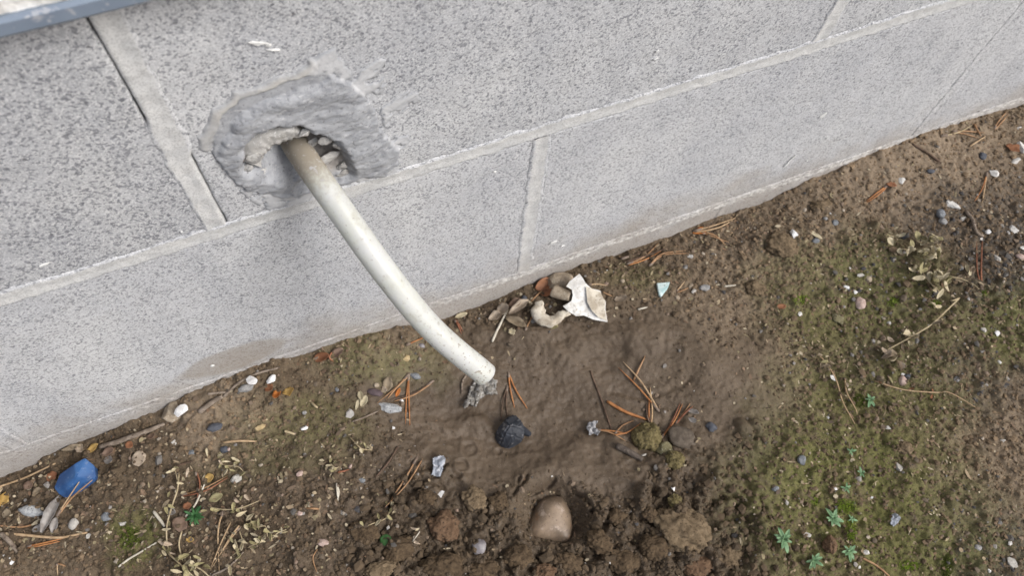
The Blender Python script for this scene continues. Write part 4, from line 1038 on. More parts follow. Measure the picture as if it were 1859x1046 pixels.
for lab, kind, lines in [
 ('brown needle pair crossing left of the speckled cement lump top', 'brown', [[(743, 679), (716, 706), (685, 732)], [(741, 684), (722, 702), (701, 727)]]),
 ('upright looking needle pair whose tips end on dark wet soil', 'brown', [[(743, 677), (738, 720), (736, 771)], [(742, 678), (742, 715), (744, 772)]]),
 ('red brown needle bundle lying across the other needles on moss', 'red', [[(788, 691), (750, 715), (700, 728)], [(786, 694), (752, 717), (716, 729)]]),
 ('orange needle pair standing between the hose end and black cap', 'orange', [[(923, 676), (926, 705), (934, 741)], [(924, 679), (936, 708), (957, 742)]]),
 ('thin dull brown needle pair just above the black cap', 'dark', [[(921, 700), (919, 730), (921, 760)], [(920, 703), (913, 728), (909, 766)]]),
 ('long light brown needle pair crossing a short one on mud', 'brown', [[(1197, 748), (1160, 705), (1122, 667)], [(1196, 746), (1165, 695), (1131, 657)]]),
 ('needle pair standing against the round mossy earth ball', 'brown', [[(1181, 780), (1184, 745), (1180, 704)], [(1180, 778), (1178, 750), (1179, 722)]]),
 ('bright orange needle bundle bowed beside the flat brown grey stone', 'orange', [[(1198, 799), (1218, 770), (1235, 732)], [(1200, 797), (1224, 765), (1239, 734)]]),
 ('red brown needle pair ending at two grey seed husks', 'red', [[(1226, 770), (1240, 752), (1253, 733)], [(1226, 771), (1244, 750), (1258, 738)]]),
 ('orange needle pair starting at the crumpled dark grey flake', 'orange', [[(1082, 780), (1108, 786), (1136, 801)], [(1083, 781), (1112, 783), (1138, 788)]]),
 ('needle pair bent like an elbow above a dark stick', 'brown', [[(1116, 788), (1130, 773), (1150, 764)], [(1116, 790), (1140, 785), (1165, 768)]]),
 ('reddish bundle of needles lying along the wall foot', 'red', [[(1128, 470), (1165, 458), (1205, 444)], [(1132, 476), (1170, 465), (1212, 450)]]),
 ('tan needle pair lying over reddish ones at the wall foot', 'brown', [[(1137, 480), (1170, 466), (1196, 441)], [(1139, 482), (1172, 471), (1200, 456)]]),
 ('curved needle pair arching past a whitish chip near the wall', 'brown', [[(1178, 483), (1205, 463), (1250, 460)], [(1179, 482), (1202, 461), (1246, 455)]]),
 ('needle pair running out from the orange leaf by the wall', 'brown', [[(1272, 422), (1295, 430), (1323, 440)], [(1273, 421), (1297, 427), (1318, 445)]]),
 ('needle pair along the wall above the orange leaf', 'tan', [[(1258, 420), (1300, 408), (1335, 396)], [(1260, 422), (1302, 414), (1330, 400)]]),
 ('needle pair pointing at a small white chip on dry soil', 'brown', [[(1612, 336), (1592, 350), (1571, 367)], [(1611, 338), (1594, 354), (1572, 369)]]),
 ('needle pair crossed by a shorter one at the far wall foot', 'brown', [[(1728, 239), (1755, 238), (1788, 241)], [(1729, 240), (1752, 243), (1778, 251)]]),
 ('pale needle pair slanting toward the wall over brown ones', 'tan', [[(1708, 247), (1740, 240), (1765, 227)], [(1760, 266), (1772, 258), (1790, 247)]]),
 ('needle pair leaning up the wall where soil meets block', 'brown', [[(1804, 234), (1814, 218), (1828, 202)], [(1806, 235), (1818, 222), (1829, 210)]]),
 ('forked needle pair hanging from a rounded white pebble', 'brown', [[(1792, 312), (1788, 338), (1783, 369)], [(1792, 313), (1784, 340), (1769, 366)]]),
 ('long parallel needle pair meeting in a tuft of moss', 'red', [[(1783, 526), (1774, 490), (1773, 438)], [(1783, 525), (1781, 490), (1783, 438)]]),
 ('bright orange needle pair under a long tan stem', 'orange', [[(48, 993), (78, 987), (115, 978)], [(49, 996), (80, 990), (112, 983)]]),
 ('tan needle pair leaning on the blue glazed fragment', 'tan', [[(103, 938), (124, 905), (151, 865)], [(107, 935), (132, 903), (168, 872)]]),
 ('thick red brown needle bundle ending at an angular grey stone', 'red', [[(325, 901), (368, 888), (418, 862)], [(327, 903), (372, 892), (415, 867)]]),
 ('short red needle pair crossing a thick red brown bundle', 'red', [[(355, 857), (360, 878), (354, 903)], [(357, 857), (363, 880), (358, 905)]]),
 ('long orange brown needle pair spreading over dead leaves', 'brown', [[(406, 926), (396, 965), (398, 1038)], [(419, 949), (402, 985), (381, 1036)]]),
 ('curved brown needle pair joining at a flattened end', 'brown', [[(437, 956), (415, 985), (383, 1034)], [(434, 955), (417, 978), (398, 1010)]]),
 ('orange red needle pair on dark soil pointing to a straw tuft', 'red', [[(758, 829), (735, 870), (705, 915)], [(767, 834), (738, 880), (690, 931)]]),
 ('two bleached fibres lying close together on dark soil', 'pale', [[(612, 880), (615, 895), (612, 911)], [(611, 878), (612, 893), (614, 910)]]),
 ('needle pair coming out from under the hose by the wall', 'orange', [[(737, 627), (760, 617), (788, 605)], [(773, 620), (782, 614), (792, 607)]]),
 ('orange needle pair peeking behind the hose near the wall', 'orange', [[(826, 582), (832, 592), (838, 607)], [(827, 580), (835, 592), (840, 602)]]),
 ('short needle pair right of the white plaster shard', 'brown', [[(1068, 517), (1085, 516), (1104, 519)], [(1092, 529), (1102, 534), (1114, 539)]]),
 ('needle pair in leaf litter left of the plaster hook', 'brown', [[(953, 600), (962, 583), (972, 565)], [(964, 548), (975, 536), (988, 524)]]),
 ('brown needle pair in a leaf heap at the wall left of the hose', 'red', [[(570, 652), (590, 646), (604, 655)], [(602, 640), (598, 650), (606, 657)]]),
 ('needle pair on soil in front of the long tan stem', 'brown', [[(104, 1024), (104, 1035), (105, 1046)], [(105, 1024), (112, 1026), (119, 1029)]]),
 ('short tan needle pair near the smooth oval grey pebble', 'tan', [[(1228, 529), (1234, 522), (1243, 511)], [(1229, 531), (1238, 528), (1250, 523)]]),
 ]:
    needles(lab, kind, lines, lift=.010 if 'leaning on the blue' in lab else 0.0)
for lab, kind, px, r in [
 ('single short needle with its end touching two long crossed ones', 'brown', [(1150, 691), (1160, 670), (1171, 647)], 2.0),
 ('single thick orange needle reaching from a dark twig to moss ball', 'orange', [(1102, 729), (1135, 748), (1176, 763)], 3.2),
 ('single straight tan needle above a dark round pebble', 'tan', [(404, 804), (435, 801), (467, 802)], 2.4),
 ('single short needle across a needle pair by the far wall', 'brown', [(1769, 225), (1774, 235), (1781, 247)], 2.0),
 ('single red splinter of needle on dark crumbs', 'red', [(613, 858), (624, 856), (634, 853)], 1.8),
 ('single rusty needle scrap on dark soil', 'brown', [(556, 923), (568, 924), (580, 925)], 2.2),
 ('single dull needle on tan soil above the red bundle', 'dark', [(322, 846), (335, 842), (352, 837)], 1.8),
 ('single pale straw bit right of the turquoise shard needles', 'pale', [(1315, 520), (1325, 519), (1336, 518)], 1.8),
 ('single pale straw bit on wet soil below the turquoise shard', 'pale', [(1158, 562), (1166, 560), (1175, 558)], 1.8),
 ]:
    b = P(*px[0]); s = mpp(b)
    o = tube_part('pine_needle', ground_line(px, 12, r*s, .0012), r*s, .6, NM[kind], None, tuple(b), 6)
    tag(o, lab, 'pine needle')
# twigs and stems
for lab, kind, px, r, nm in [
 ('stout grey brown stick lying along the wall foot', 'bark', [(182, 812), (225, 798), (260, 785), (299, 770)], 5.0, 'stick'),
 ('short dark stick lying below the orange needles', 'dkbark', [(1118, 808), (1140, 820), (1166, 836)], 6.5, 'stick'),
 ('thin bent grey twig following the wall beside white flakes', 'bark', [(404, 722), (430, 698), (460, 681), (508, 668)], 2.6, 'twig'),
 ('short grey twig under the thin bent one at the wall', 'bark', [(378, 716), (395, 714), (412, 713)], 2.4, 'twig'),
 ('flat strip of bark running down from the bent twig', 'bark', [(362, 748), (380, 735), (404, 720)], 5.0, 'bark_strip'),
 ('thin dark twig bent at a knot on the wet mud', 'dark', [(1072, 673), (1086, 712), (1100, 750), (1111, 783)], 1.8, 'twig'),
 ('long dark twig half pressed into soil left of the grey flake', 'dark', [(722, 812), (705, 840), (682, 868)], 2.2, 'twig'),
 ('pale stem with a knobbed end leaning on dry leaves', 'pale', [(893, 621), (905, 595), (922, 562)], 2.4, 'stem'),
 ('long tan stem lying level below the grey cement lump', 'tan', [(-6, 970), (50, 972), (105, 977), (158, 968)], 2.6, 'stem'),
 ('long straw lying along the wall foot left of the blue fragment', 'tan', [(-6, 886), (45, 868), (100, 842)], 2.0, 'stem'),
 ('thin brown stem curving from soil to a grey leaf', 'brown', [(0, 955), (40, 958), (78, 946)], 1.8, 'stem'),
 ('grey broken twig pointing down from the tan stem', 'bark', [(2, 970), (16, 982), (32, 1003)], 4.5, 'twig'),
 ('pale bent stem passing the dark green rosette', 'pale', [(337, 939), (355, 915), (371, 880)], 2.0, 'stem'),
 ('bleached twig with a white knob beside a dry sprig', 'pale', [(279, 929), (288, 942), (299, 957)], 3.0, 'twig'),
 ('thin dark root curling into soil right of a long white stone', 'bark', [(1752, 382), (1766, 400), (1772, 420), (1784, 428)], 3.2, 'root'),
 ('thin dull twig on dry soil by the far wall', 'dark', [(1657, 262), (1680, 275), (1710, 296)], 2.2, 'twig'),
 ('reddish stem entering the moss from the lower edge', 'brown', [(1566, 1014), (1590, 1027), (1615, 1048)], 2.0, 'stem'),
 ('thin twin twig below the speckled cement lump', 'bark', [(640, 766), (664, 757), (690, 745)], 1.8, 'twig'),
 ('pale thin stem crossing dead leaves at lower left', 'pale', [(215, 1030), (240, 1012), (284, 986)], 2.0, 'stem'),
 ('dull stem running from dead leaves toward dark soil', 'bark', [(385, 1046), (415, 1030), (442, 1003)], 2.0, 'stem'),
 ('straw splinter on brown soil beside cream leaves', 'straw', [(566, 731), (572, 737), (578, 741)], 2.2, 'splinter'),
 ('straw splinter beside the bright white chip on moss', 'straw', [(517, 783), (526, 786), (536, 789)], 2.4, 'splinter'),
 ('brown curled stem resting on wet soil beside the dribble', 'bark', [(846, 682), (839, 695), (838, 715)], 2.0, 'stem'),
 ('thin rusty rootlet on dark crumbs at the lower edge', 'brown', [(576, 998), (568, 1015), (575, 1040)], 1.2, 'rootlet'),
 ]:
    b = P(*px[0]); s = mpp(b); n = 16
    pts = ground_line(px, n, r*s, .0006)
    pts += np.stack([fbm(pts[:, 0], pts[:, 1], .02, 2, k+7) for k in (0, 1, 2)], -1)*r*s*.35*np.array([1, 1, .3])
    pts[:, 1] = np.minimum(pts[:, 1], -r*s-.0003)
    o = tube_part(nm, pts, r*s, .35, NM[kind], None, tuple(b), 8)
    tag(o, lab, {'stick': 'stick', 'twig': 'twig', 'stem': 'stem', 'root': 'root', 'rootlet': 'root', 'splinter': 'splinter', 'bark_strip': 'bark'}[nm])

# ---------------------------------------------------------------- leaves
LM = {
 'orange': simple('orange_leaf', (.42, .135, .03), (.55, .215, .06), 150, .55, .0003, .3),
 'rust': simple('rust_brown_leaf', (.21, .09, .045), (.31, .145, .075), 150, .6, .0003, .3),
 'brown': simple('brown_leaf', (.16, .105, .075), (.25, .175, .13), 150, .75, .0004, .25),
 'beige': simple('beige_leaf', (.34, .27, .20), (.46, .38, .295), 150, .75, .0004, .25),
 'cream': simple('cream_leaf', (.40, .34, .225), (.52, .455, .315), 150, .75, .0004, .25),
 'yellow': simple('yellow_leaf', (.42, .26, .075), (.52, .35, .13), 150, .7, .0004, .25),
 'grey': simple('grey_leaf', (.26, .235, .215), (.40, .375, .35), 150, .75, .0004, .25),
 'olive': simple('olive_dry_leaf', (.24, .21, .11), (.34, .30, .165), 150, .75, .0004, .25),
 'green': simple('green_leaf', (.035, .10, .028), (.055, .15, .045), 150, .5, .0003, .35),
 'rosette': simple('blue_green_leaf', (.115, .215, .105), (.19, .315, .165), 200, .55, .0003, .35),
 'rosette_dark': simple('deep_green_leaf', (.025, .085, .025), (.05, .14, .045), 200, .5, .0003, .35),
 'dull': simple('dull_brown_leaf', (.20, .155, .105), (.29, .235, .165), 150, .8, .0004, .2),
}
def leaf_mesh(L_, W_, curl, cup, seed, nl=9, nw=5, lobes=0.0, pw=.7, twist=0.0):
    """a leaf as a thin curved blade with two faces; local x along the midrib, base at the origin"""
    t = np.linspace(0, 1, nl)[:, None]; s = np.linspace(-1, 1, nw)[None]
    wd = np.sin(np.pi*np.clip(t*.94+.03, 0, 1))**pw
    rr = np.random.RandomState(seed)
    if lobes: wd = wd*(1+lobes*rr.uniform(-1, 1, (nl, 1)))
    x = t*L_+0*s; y = s*wd*W_/2*(1+lobes*.5*rr.uniform(-1, 1, (nl, nw)))
    ang = curl*t
    z = L_*(1-np.cos(ang))/max(abs(curl), .05)*np.sign(curl) + cup*W_*(s*s)*wd + .05*W_*rr.uniform(-1, 1, (nl, nw)) + twist*t*s*W_*.5
    x = L_*np.sin(ang)/(curl if abs(curl) > .05 else 1) if abs(curl) > .05 else x
    x = x+0*s
    V_ = np.stack([x, y, z], -1).reshape(-1, 3); q_ = grid_faces(nl, nw)
    th = max(.00025, .012*L_)
    V2 = V_-np.array([0, 0, th]); n = len(V_)
    i = np.arange(n).reshape(nl, nw); ring = list(i[0])+list(i[1:, -1])+list(i[-1, -2::-1])+list(i[-2:0:-1, 0])
    f = q_.tolist()+(q_[:, ::-1]+n).tolist()
    m_ = len(ring); f += [[ring[k], ring[k]+n, ring[(k+1) % m_]+n, ring[(k+1) % m_]] for k in range(m_)]
    return np.concatenate([V_, V2]), f
_ls = [500]
def leaf(u, v, L_, W_, rot, mat, label=None, name='dead_leaf', cat='leaf', curl=.7, cup=.25, parent=None, loc=None, lift=.0, tiltx=0.0, lobes=.12, group=None, pw=.7, pitch=0.0, centred=True, nl=9, nw=5, z=None):
    _ls[0] += 1
    p, d, s = gdir(u, v, math.radians(rot))
    if z is not None: p = onz(u, v, z)
    V_, f = leaf_mesh(L_*s, W_*s, curl, cup, _ls[0], nl, nw, lobes, pw)
    if centred: V_[:, 0] -= V_[:, 0].mean()
    Rm = np.array((Matrix.Rotation(-pitch, 3, 'Y') @ Matrix.Rotation(tiltx, 3, 'X')))
    V_ = V_ @ Rm.T
    if parent is None or centred: V_[:, 2] -= V_[:, 2].min()
    W = basis(V_, d, p+np.array([0, 0, lift+.0002]))
    W[:, 1] = np.minimum(W[:, 1], -.0005)
    o = mesh_obj(name, W, f, LM[mat], parent, tuple(p) if loc is None else loc)
    if parent is None: tag(o, label, cat, group)
    return o
for (lab, u, v, L_, W_, rot, mat, kw) in [
 ('rounded orange brown leaf touching a brighter orange one', 489, 706, 20, 17, 40, 'rust', dict(curl=.8)),
 ('bright orange curled leaf between a rounded and a pointed one', 504, 720, 28, 15, 100, 'orange', dict(curl=.9, cup=.35, pitch=.2)),
 ('pointed tan leaf standing beside a bright orange one', 526, 715, 26, 18, 70, 'yellow', dict(curl=.5, lobes=.3, pitch=.35)),
 ('rust brown leaf pressed between wall and plaster shard', 985, 517, 34, 24, -35, 'rust', dict(curl=.6, tiltx=.6)),
 ('reddish brown curled leaf in front of the flat brown grey rock', 992, 534, 30, 22, 10, 'rust', dict(curl=1.2, cup=.4)),
 ('beige curled leaf with a dark fold at the litter edge left of shard', 898, 577, 26, 18, -20, 'beige', dict(curl=.9, cup=.45)),
 ('pinkish beige cupped leaf in the middle of the litter', 914, 566, 30, 22, -10, 'beige', dict(curl=1.0, cup=.4, pitch=.2)),
 ('long beige rolled leaf pointing at the plaster hook', 942, 560, 44, 16, -32, 'beige', dict(curl=.4, cup=.7)),
 ('brown rolled leaf lying below the beige ones', 936, 588, 44, 17, 28, 'dull', dict(curl=.5, cup=.6)),
 ('dark brown leaf behind the beige litter by the wall', 935, 552, 26, 16, -20, 'brown', dict(curl=.6)),
 ('small cream torn leaf below the beige litter', 929, 604, 16, 12, 60, 'cream', dict(curl=.6, lobes=.4)),
 ('small pale olive leaf below the plaster hook', 1004, 594, 18, 12, 0, 'olive', dict(curl=.4)),
 ('pale torn leaf pressed at the wall right beside the hose', 837, 574, 24, 10, -15, 'cream', dict(curl=.4)),
 ('whitish curled leaf right of the short needle pair', 1126, 546, 26, 15, 10, 'beige', dict(curl=1.1, cup=.5, lobes=.3)),
 ('orange leaf wedged along the wall above scattered crumbs', 1272, 421, 32, 12, -12, 'orange', dict(curl=.4, lobes=.25)),
 ('rust coloured leaf near the large white stone chip', 1836, 272, 26, 18, 40, 'rust', dict(curl=.6, lobes=.3)),
 ('orange brown scrap beside the pale sliver on moss', 1417, 558, 18, 12, 0, 'rust', dict(curl=.5, lobes=.3)),
 ('orange brown scrap at the needle tips near a white chip', 1617, 337, 18, 10, 20, 'rust', dict(curl=.5, lobes=.3)),
 ('yellow leaf leaning on the stick behind the blue fragment', 172, 816, 30, 13, -25, 'yellow', dict(curl=.6, pitch=.2)),
 ('brown papery leaf standing at the wall behind the blue fragment', 130, 812, 40, 12, -15, 'dull', dict(curl=.3, tiltx=.7)),
 ('beige twisted leaf between wall and blue fragment', 148, 816, 24, 14, 60, 'beige', dict(curl=.8, cup=.5)),
 ('broad flat tan leaf on crumbs right of the blue fragment', 254, 834, 32, 26, 80, 'beige', dict(curl=.4, cup=.1, lobes=.2)),
 ('whitish curled leaf right of the blue fragment', 200, 838, 26, 14, 10, 'grey', dict(curl=1.1, cup=.5)),
 ('dark purplish leaf under the stout stick', 198, 822, 26, 16, -20, 'brown', dict(curl=.7)),
 ('reddish leaf beside the stout stick', 236, 809, 18, 13, 30, 'rust', dict(curl=.6)),
 ('brown upright leaf near the end of the stout stick', 277, 795, 20, 16, 80, 'brown', dict(curl=.7, pitch=.3)),
 ('brown leaf tucked left of the blue fragment', 96, 867, 22, 18, -30, 'rust', dict(curl=.5)),
 ('mustard yellow leaf on dark litter left of the cement lump', 10, 908, 30, 20, 100, 'yellow', dict(curl=.7, lobes=.3)),
 ('mauve brown leaf above the grey cement lump', 54, 883, 22, 16, 20, 'brown', dict(curl=.7)),
 ('small grey brown leaf beside the mauve brown one', 68, 893, 18, 12, -30, 'dull', dict(curl=.6)),
 ('long grey brown leaf rolled below the blue fragment', 97, 935, 72, 19, 112, 'grey', dict(curl=.4, cup=.6)),
 ('grey shiny curled leaf under the long rolled one', 75, 961, 34, 14, -10, 'grey', dict(curl=1.0, cup=.5)),
 ('pale grey leaf standing beside the speckled shell', 103, 955, 30, 15, -60, 'grey', dict(curl=.9, cup=.5)),
 ('dark round leaf in soil left of the cement lump', 14, 934, 20, 16, 0, 'dull', dict(curl=.6)),
 ('beige folded leaf standing beside the dark plum stone', 705, 700, 28, 18, -75, 'dull', dict(curl=.6, pitch=.3)),
 ('small brown leaf leaning on the folded beige one', 696, 709, 18, 12, 20, 'beige', dict(curl=.7)),
 ('small orange curled leaf between red and brown needles', 723, 714, 18, 8, -60, 'orange', dict(curl=.8)),
 ('upper cream forked leaf on mossy soil', 655, 720, 24, 10, 75, 'cream', dict(curl=.7, cup=.4)),
 ('lower cream heart shaped leaf on mossy soil', 661, 730, 22, 14, -60, 'cream', dict(curl=.5, cup=.3)),
 ('slim cream leaf left of the heart shaped one', 649, 735, 26, 6, 100, 'cream', dict(curl=.5)),
 ('brown leaf heaped at the wall left of the hose', 585, 652, 34, 18, -5, 'rust', dict(curl=.8, cup=.4)),
 ('dark leaf behind the heap at the wall left of the hose', 612, 644, 30, 15, -25, 'brown', dict(curl=.7, cup=.4)),
 ('grey seed husk at the tips of red brown needles', 1257, 750, 24, 9, 25, 'grey', dict(curl=.7, cup=.5, pitch=.15)),
 ('silvery cupped husk on the flat brown grey stone', 1253, 768, 18, 11, 50, 'grey', dict(curl=1.1, cup=.6, lift=.004)),
 ('narrow purple grey leaf beside the mossy earth ball', 1176, 752, 40, 7, 85, 'brown', dict(curl=.4, cup=.5)),
 ('pale wood sliver right of the white cube chip', 1479, 427, 28, 8, 38, 'cream', dict(curl=.3, cup=.2)),
 ('round green leaf with a thin stalk in wet soil', 701, 982, 24, 20, 40, 'green', dict(curl=.5, cup=.15, lobes=.02, pw=.5)),
 ('yellow dry petal at the end of a pale crumb in wet soil', 744, 986, 16, 11, -50, 'cream', dict(curl=.7)),
 ('rusty leaf above the red brown bundle in dead leaves', 381, 870, 22, 16, -20, 'yellow', dict(curl=.8)),
 ('orange brown scrap left of the dark green rosette', 341, 920, 18, 14, 0, 'rust', dict(curl=.6)),
 ('olive scrap below the thick red bundle', 393, 905, 28, 15, -20, 'olive', dict(curl=.5)),
 ('dark brown flat leaf behind the dark green rosette', 328, 953, 34, 26, 30, 'brown', dict(curl=.4, cup=.1)),
 ('white folded leaf left of the dark green rosette', 314, 931, 18, 12, 20, 'grey', dict(curl=.8, cup=.5)),
 ('orange brown small leaf in the dry tangle', 346, 981, 18, 10, 10, 'yellow', dict(curl=.7)),
 ]:
    leaf(u, v, L_, W_, rot, mat, lab, **kw)
# snail shell like speckled pod
stone(134, 952, 9, 11, 10, 8, 'light', 'speckled oval shell right of the pale grey leaf', 'snail_shell', 'shell', 2, .08)

# dry sprigs: a stem with withered leaves
rl = random.Random(8)
def sprig(label, stems, leaves, mats=('cream', 'olive'), r=1.5, kind='straw', cat='dry plant', name='dry_sprig', lift=.002):
    b = P(*stems[0][0]); s = mpp(b); t = thing(name, tuple(b), label, cat)
    r = r*.72
    for px in stems:
        tube_part('stem', ground_line(px, 16, r*s, .002, lift), r*s, .5, NM[kind], t, tuple(b), 6)
    for (u, v, L_, W_, rot) in leaves:
        leaf(u, v, L_, W_, rot, rl.choice(mats), None, 'leaf', curl=rl.uniform(.3, 1.9), cup=rl.uniform(.2, 1.0), parent=t, loc=tuple(b), lift=.0016+lift*rl.uniform(.3, 1.8), lobes=.2, nl=7, nw=5, tiltx=rl.uniform(-.6, .6), pitch=rl.uniform(-.2, .3))
    return t
def around(stem, n, spread, Lr, Wr):
    c = catmull([np.array([u, v, 0.0]) for u, v in stem], 40); out = []
    for k in range(n):
        q = c[rl.randrange(40)]; out.append((q[0]+rl.gauss(0, spread*1.25), q[1]+rl.gauss(0, spread*1.25), rl.uniform(*Lr)*rl.uniform(.8, 1.2), rl.uniform(*Wr)*rl.uniform(.6, 1.0), rl.uniform(0, 360)))
    return out
st1 = [[(1632, 452), (1665, 453), (1700, 445)], [(1662, 468), (1672, 490), (1690, 515), (1712, 535)], [(1688, 440), (1670, 440), (1655, 430)]]
sprig('thick tangle of straw coloured withered leaves on dark grit', st1, around(st1[0], 26, 9, (15, 23), (8, 12))+around(st1[1], 32, 9, (15, 23), (8, 12)), ('cream', 'cream', 'olive'), 1.8, lift=.004)
st1b = [[(1695, 500), (1730, 503), (1760, 512), (1778, 525)]]
sprig('thin olive dry sprig trailing right out of the straw tangle', st1b, around(st1b[0], 14, 8, (13, 19), (6, 9)), ('olive', 'cream', 'dull'), lift=.003)
st1c = [[(1606, 425), (1613, 434), (1620, 440)], [(1605, 426), (1622, 429)]]
sprig('little straw tuft left of the black angular chip', st1c, around(st1c[0], 6, 6, (9, 13), (4, 6)))
sprig('long straight dry stem with papery leaves at its lower end', [[(1742, 541), (1720, 562), (1690, 590), (1650, 614), (1600, 641)], [(1742, 541), (1732, 545), (1722, 546)]],
      [(1692, 592, 18, 7, -10), (1638, 614, 22, 14, 170), (1653, 618, 20, 13, 30), (1648, 628, 16, 10, 110), (1612, 646, 24, 16, 20), (1598, 642, 20, 14, 100), (1616, 660, 24, 14, 60), (1625, 668, 20, 12, 80), (1604, 655, 20, 14, 10), (1635, 632, 14, 6, 80), (1610, 622, 18, 9, 60), (1660, 610, 8, 6, 0), (1724, 545, 12, 7, 170)], ('beige', 'cream', 'dull'), 2.2)
st3 = [[(1486, 645), (1500, 660), (1518, 690), (1530, 730), (1552, 770)]]
sprig('slim dry stem with a shrivelled head on moss', st3, around([(1485, 650), (1500, 662)], 9, 6, (9, 14), (5, 8)), ('beige', 'olive', 'dull'), 1.8, 'tan')
st4 = [[(1534, 688), (1537, 712), (1553, 742), (1556, 752)]]
sprig('short dry stem ending beside a tiny green rosette', st4, around([(1533, 690), (1538, 705)], 5, 4, (8, 12), (4, 6)), ('beige', 'olive'), 1.5, 'tan')
st5 = [[(1588, 692), (1640, 708), (1700, 713), (1720, 712), (1745, 724), (1771, 740)]]
sprig('low dry stem trailing right with tiny leaves along it', st5, around(st5[0][:4], 13, 5, (8, 13), (4, 6)), ('olive', 'rust', 'dull'), 1.6, 'tan')
st6 = [[(325, 858), (322, 890), (312, 920), (303, 955), (303, 985), (308, 1004)]]
sprig('upright dry sprig with bleached leaf pairs in the dead leaves', st6, around(st6[0], 16, 7, (13, 20), (5, 8)), ('cream', 'beige', 'olive'), 2.2)
st7 = [[(305, 1005), (330, 1028), (352, 1048)], [(340, 1022), (365, 1035), (380, 1048)], [(330, 965), (325, 990), (332, 1020)]]
sprig('olive dry sprig spreading at the lower edge below the upright one', st7, around(st7[0], 10, 10, (16, 26), (8, 12))+around(st7[1], 10, 10, (14, 22), (7, 10)), ('olive', 'cream', 'olive'), 2.2)
st8 = [[(378, 921), (410, 926), (440, 922), (470, 910)]]
sprig('thin dry sprig leading right from the dark green rosette', st8, around(st8[0], 9, 7, (10, 16), (5, 8)), ('olive', 'beige'), 1.7)
st9 = [[(438, 928), (455, 945), (465, 958), (482, 956), (486, 975), (495, 978)], [(495, 978), (505, 968), (520, 962)]]
sprig('chain of pale withered leaves on a winding stem', st9, around(st9[0], 14, 5, (14, 20), (6, 9))+around(st9[1], 6, 4, (9, 14), (4, 6)), ('cream', 'olive', 'cream'), 1.6)
st10 = [[(435, 965), (440, 985), (432, 1000), (422, 1010)], [(450, 995), (465, 988), (478, 984)]]
sprig('loose dry sprig with pale leaves right of the spread needles', st10, around(st10[0], 10, 8, (14, 20), (6, 8))+around(st10[1], 5, 5, (14, 20), (7, 9)), ('cream', 'olive'), 1.5)
st11 = [[(396, 842), (412, 846), (432, 848), (445, 860)], [(315, 850), (320, 862), (322, 875)]]
sprig('faded sprig with narrow leaves above the angular grey stone', st11, around(st11[0], 14, 8, (11, 18), (4, 7))+around(st11[1], 6, 7, (12, 20), (4, 6)), ('cream', 'olive', 'beige'), 1.5)
st12 = [[(635, 794), (650, 810), (658, 816), (676, 818)]]
sprig('small dry sprig on dark soil above the red splinter', st12, around(st12[0][1:], 8, 6, (9, 14), (5, 8)), ('cream', 'olive'), 1.6)
st13 = [[(600, 842), (608, 850), (616, 848)]]
sprig('tiny pale tuft on dark crumbs left of the red splinter', st13, around(st13[0], 8, 6, (9, 13), (4, 6)), ('cream', 'olive'), 1.4)
st14 = [[(713, 915), (708, 928), (700, 942), (680, 950), (668, 955)]]
sprig('straw tuft trailing at the tips of orange red needles', st14, around(st14[0], 11, 6, (10, 15), (4, 7)), ('cream', 'olive'), 1.5)
st15 = [[(762, 966), (755, 976), (748, 985)]]
sprig('tiny bleached sprig between wet clods', st15, around(st15[0], 5, 4, (11, 16), (4, 6)), ('beige', 'cream'), 1.5, 'pale')

# green rosettes
for lab, u, v, R0, n, mat in [
 ('largest blue green rosette growing where crust meets wet clods', 1421, 981, 22, 13, 'rosette'),
 ('full green rosette above the reddish clod', 1510, 943, 18, 14, 'rosette'),
 ('star shaped green rosette right of the reddish clod', 1540, 1003, 17, 12, 'rosette'),
 ('spiky green rosette at the lower edge left of the reddish clod', 1475, 1019, 16, 11, 'rosette'),
 ('small dim rosette touching a bright moss cushion', 1544, 944, 11, 8, 'rosette'),
 ('tiny rosette in open moss above the bright cushions', 1534, 888, 10, 8, 'rosette'),
 ('tiny pale rosette left of a dull brown clod', 1562, 860, 10, 8, 'rosette'),
 ('small rosette below the slim dry stem', 1543, 821, 10, 8, 'rosette'),
 ('bright small rosette beside the short dry stem', 1577, 728, 15, 9, 'rosette'),
 ('deep green feathery rosette among dead leaves', 355, 938, 19, 18, 'rosette_dark'),
 ]:
    b = P(u, v); t = thing('green_rosette', tuple(b), lab, 'seedling', 'green rosettes in the soil')
    a0 = rl.uniform(0, 360)
    for k in range(n):
        inner = k >= n*.62
        a = a0+k*137.5
        Lk = R0*rl.uniform(.62, 1.2)*(.55 if inner else 1)
        leaf(u, v, Lk, Lk*(.34 if mat == 'rosette' else .26), a, mat, None, 'leaf', curl=rl.uniform(-.9, .1) if not inner else -.2, cup=rl.uniform(.1, .4), parent=t, loc=tuple(b), lift=.0015+(.0012 if inner else 0), lobes=.03, pw=.55 if mat == 'rosette' else .8, pitch=.35 if not inner else .9, centred=False, nl=7, nw=5)

